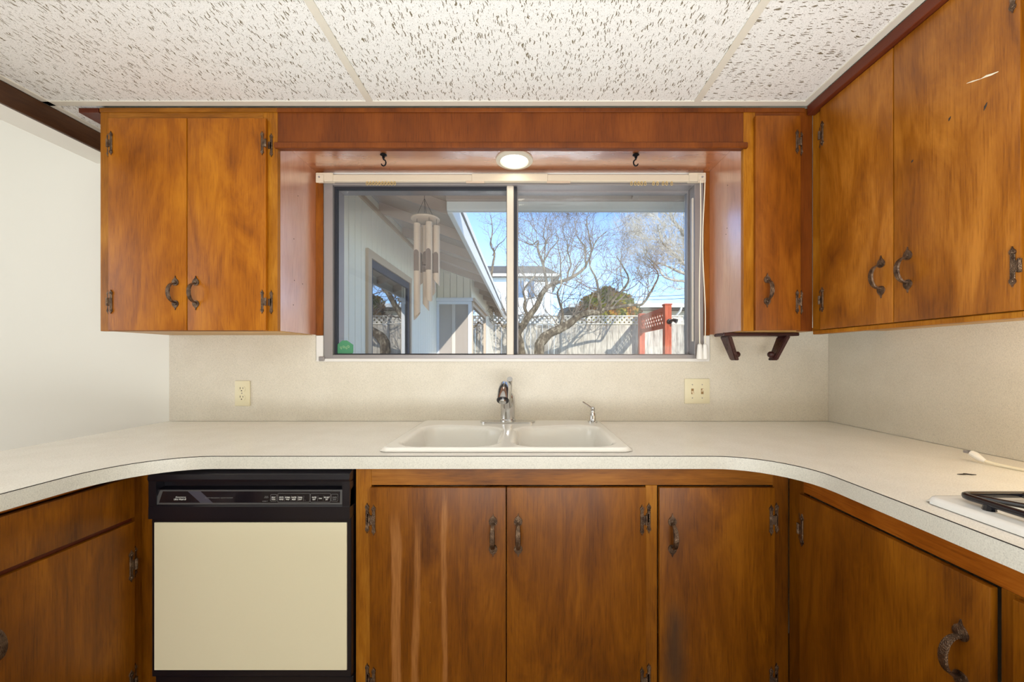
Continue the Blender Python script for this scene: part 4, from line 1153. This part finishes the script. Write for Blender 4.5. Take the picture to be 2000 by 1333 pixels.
TA = [  # right-hand trunk, leaning over to the right
 ([(1053, 690), (1058, 667), (1072, 653), (1091, 644), (1108, 635), (1120, 626), (1132, 617), (1150, 611), (1168, 612)], (7.6, 7.9), .110, .055, .05, 10),
 ([(1168, 612), (1182, 604), (1203, 580), (1218, 565), (1228, 545), (1216, 520), (1204, 501)], (7.9, 8.0), .042, .008, .10, 14),
 ([(1150, 611), (1195, 602), (1235, 596), (1254, 595), (1269, 574), (1277, 560), (1286, 538), (1276, 520), (1264, 507)], (7.9, 8.1), .038, .008, .10, 14),
 ([(1091, 644), (1096, 632), (1099, 612), (1092, 588), (1089, 571), (1096, 556), (1095, 530), (1095, 506), (1091, 489), (1086, 455)], (7.8, 7.9), .034, .006, .06, 12),
 ([(1168, 612), (1173, 600), (1169, 582), (1167, 556), (1161, 538), (1152, 520), (1154, 498), (1165, 470), (1186, 452)], (7.9, 8.0), .034, .007, .06, 16),
]
TB = [
 ([(1018, 690), (1011, 654), (1020, 638), (1032, 619), (1048, 598), (1058, 575), (1067, 562)], (8.2, 8.0), .095, .048, .05, 8),
 ([(1067, 562), (1084, 554), (1108, 546), (1130, 534), (1144, 520), (1143, 506), (1143, 484), (1134, 472), (1125, 458)], (8.0, 8.0), .042, .008, .08, 18),
 ([(1067, 562), (1067, 550), (1060, 515), (1053, 496), (1050, 484), (1051, 470), (1040, 478), (1026, 474), (1013, 468)], (8.0, 8.0), .034, .006, .08, 18),
 ([(1060, 512), (1067, 502), (1075, 488), (1089, 472), (1090, 462), (1085, 452)], (8.0, 8.0), .018, .005, .08, 9),
 ([(1062, 520), (1065, 472), (1061, 462), (1064, 442), (1067, 424)], (8.0, 8.0), .016, .005, .08, 8),
 ([(1108, 546), (1110, 530), (1115, 519), (1113, 506), (1109, 491), (1109, 478), (1102, 460), (1098, 441)], (8.0, 8.0), .024, .005, .08, 14),
 ([(1144, 520), (1155, 491), (1150, 460), (1147, 440), (1146, 420)], (8.0, 8.0), .022, .005, .08, 14),
 ([(1020, 638), (1010, 632), (996, 628), (984, 640), (976, 630), (970, 634)], (8.0, 8.2), .034, .012, .10, 8),
 ([(1032, 619), (1024, 600), (1026, 585), (1022, 570), (1030, 556), (1044, 540), (1046, 526)], (8.1, 8.0), .034, .010, .08, 8),
]
TC = [
 ([(1378, 600), (1366, 560), (1355, 520), (1343, 482), (1336, 462), (1329, 447), (1313, 429), (1308, 410)], (9.0, 9.0), .10, .02, .1, 14),
 ([(1362, 545), (1342, 520), (1330, 510), (1318, 497), (1304, 484), (1294, 474), (1288, 458), (1284, 440)], (9.0, 8.7), .045, .010, .12, 22),
 ([(1366, 560), (1343, 538), (1324, 530), (1307, 522), (1292, 516), (1270, 512)], (9.0, 8.8), .045, .010, .12, 20),
 ([(1370, 575), (1343, 552), (1318, 548), (1296, 540), (1284, 520), (1262, 500), (1256, 480)], (9.0, 8.6), .034, .006, .12, 20),
 ([(1343, 482), (1338, 450), (1336, 425), (1334, 400)], (9.0, 9.0), .03, .01, .1, 10),
]
tree('gnarled bare tree leaning right in front of the fence', Vector((px(1053, 690, 7.6).x, 7.6, GZ)), TA, 5, M_BARK, M_TWIG, .8, 2)
tree('upright bare tree with forked limbs beside the window mullion', Vector((px(1018, 690, 8.2).x, 8.2, GZ)), TB, 8, M_BARK, M_TWIG, .75, 2)
tree('pale bare tree with dense twigs behind the arbor', Vector((px(1378, 600, 9).x, 9.0, GZ)), TC, 21, M_BARKP, M_TWIGP, .55, 3, bias=Vector((-.5, 0, .8)), L=(.5, .85))
TD = [([(962, 640), (958, 560), (962, 520), (966, 495), (958, 478), (962, 450), (958, 420)], (11.5, 11.5), .06, .010, .1, 12),
      ([(962, 500), (972, 480), (984, 470), (992, 455)], (11.5, 11.5), .02, .005, .1, 9)]
tree('thin bare tree rising beyond the white eave', Vector((px(962, 640, 11.5).x, 11.5, GZ)), TD, 33, M_BARK, M_TWIG, .8, 1, L=(.5, .8))

# ------------------------------------------------------------------ shrub beyond the fence
sb = thing('hedge_shrub', (px(1190, 600, 10.9).x, 10.9, GZ), 'rounded shrub with olive and rusty leaves behind the fence', 'shrub')
rng = random.Random(3); m = MB(); cc = Vector((2.42, 11.0, 2.42))
for i in range(9000):
    a = Vector((rng.gauss(0, 1), rng.gauss(0, 1), rng.gauss(0, 1))).normalized()
    rr_ = 1 + .22 * noise.noise(a * 2.3) - abs(rng.gauss(0, .10))
    p = cc + Vector((a.x * .86 * rr_, a.y * .7 * rr_, a.z * .72 * rr_ + (-.10 * a.x)))
    u = (a + Vector((rng.gauss(0, .7), rng.gauss(0, .7), rng.gauss(0, .7)))).orthogonal().normalized(); v = u.cross(a).normalized()
    s = rng.uniform(.04, .07)
    m.bm.faces.new([m.bm.verts.new(p + u * s * ux + v * s * .6 * vx) for ux, vx in ((-1, 0), (0, -1), (1, 0), (0, 1))])
m.build('foliage', M_LEAF, sb, kind='stuff')
MB().tube([(2.42, 11.0, GZ), (2.45, 11.0, 1.0), (2.42, 11.0, 2.0)], [.07, .06, .03], 7).build('stem', M_BARK, sb)

# ------------------------------------------------------------------ neighbouring houses
YN = 28.0
nh = thing('neighbour_house', (-1.0, YN + 3, GZ), 'pale blue-white two-storey house with a dark hip roof in the distance', 'house')
B(-6.0, 2.0, YN, YN + 6, GZ, 7.0).build('wall', M_STUCCO, nh)
m = MB(); x0, x1, y0, y1 = -6.5, 2.55, YN - .55, YN + 6.5
ze, zr = 7.0, 8.40
vs = [m.bm.verts.new(p) for p in ((x0, y0, ze), (x1, y0, ze), (x1, y1, ze), (x0, y1, ze), (x0 + 2.6, YN + 2.4, zr), (x1 - 1.0, YN + 2.4, zr), (x0, y0, ze + .12), (x1, y0, ze + .12), (x1, y1, ze + .12), (x0, y1, ze + .12))]
for f in ((0, 1, 2, 3), (6, 7, 5, 4), (7, 8, 5), (8, 9, 4, 5), (9, 6, 4), (0, 1, 7, 6), (1, 2, 8, 7), (2, 3, 9, 8), (3, 0, 6, 9)): m.bm.faces.new([vs[k] for k in f])
m.build('roof', M_ROOF, nh)
B(x0, x1 + .02, y0 - .08, y0 - .01, ze - .02, ze + .16).build('gutter', M_FASC, nh)
for a, b, c, d_ in ((-.62, -.02, 5.55, 6.75), (.25, .72, 5.55, 6.75), (-3.6, -2.4, 5.55, 6.75)):
    wd = B(a - .08, b + .08, YN - .06, YN - .001, c - .08, d_ + .08).build('window', M_WSASH, nh)
    B(a, b, YN - .075, YN - .061, c, d_).build('pane', M_XGLASS, wd)
B(1.90, 1.97, YN - .09, YN - .02, GZ, 7.0).build('downspout', M_STUCCO, nh)
YM = 14.0
nh = thing('neighbour_house', (5.0, YM + 3, GZ), 'cream single-storey house with a white gutter behind the fence', 'house')
B(1.95, 9.0, YM, YM + 6, GZ, 3.0).build('wall', M_STUCCO2, nh)
m = MB(); x0, x1, y0 = 1.55, 9.4, YM - .45
ze, zr = 3.0, 3.32
m.prism([(y0, ze), (YM + 3, zr), (YM + 6.4, ze), (YM + 6.4, ze - .1), (y0, ze - .1)], x0, x1, lambda u, v, d: (d, u, v)); m.build('roof', M_ROOF, nh)
B(x0 - .02, x1, y0 - .10, y0 - .005, ze - .04, ze + .10, bev=.02).build('gutter', M_FASC, nh)
m = MB(); gx = px(1331, 0, YM - .5).x
m.tube([(gx, y0 - .05, ze - .04), (gx - .02, y0 - .02, ze - .14), (gx - .14, YM - .09, ze - .42), (gx - .14, YM - .07, GZ)], .04, 8); m.build('downspout', M_FASC, nh)
for a, b in ((2.35, 3.15), (4.35, 5.0)):
    wd = B(a - .06, b + .06, YM - .05, YM - .001, 1.3, 2.45).build('window', M_WSASH, nh)
    B(a, b, YM - .065, YM - .051, 1.36, 2.39).build('pane', M_XGLASS, wd)
for i, (ya, yb) in enumerate(((573, 574), (580.5, 580), (602, 602))):
    a = px(1081, ya, YN - .1); b = px(1420, yb - 3, 22.0)
    pts = [a.lerp(b, k / 10) - Vector((0, 0, .25 * (1 - (2 * k / 10 - 1) ** 2))) for k in range(11)]
    o = MB().tube(pts, .014, 4).build('overhead_wire', M_WIRE)
    tag(o, ('uppermost', 'middle', 'lowest')[i] + ' overhead wire running from the two-storey house', 'wire', 'overhead wires')
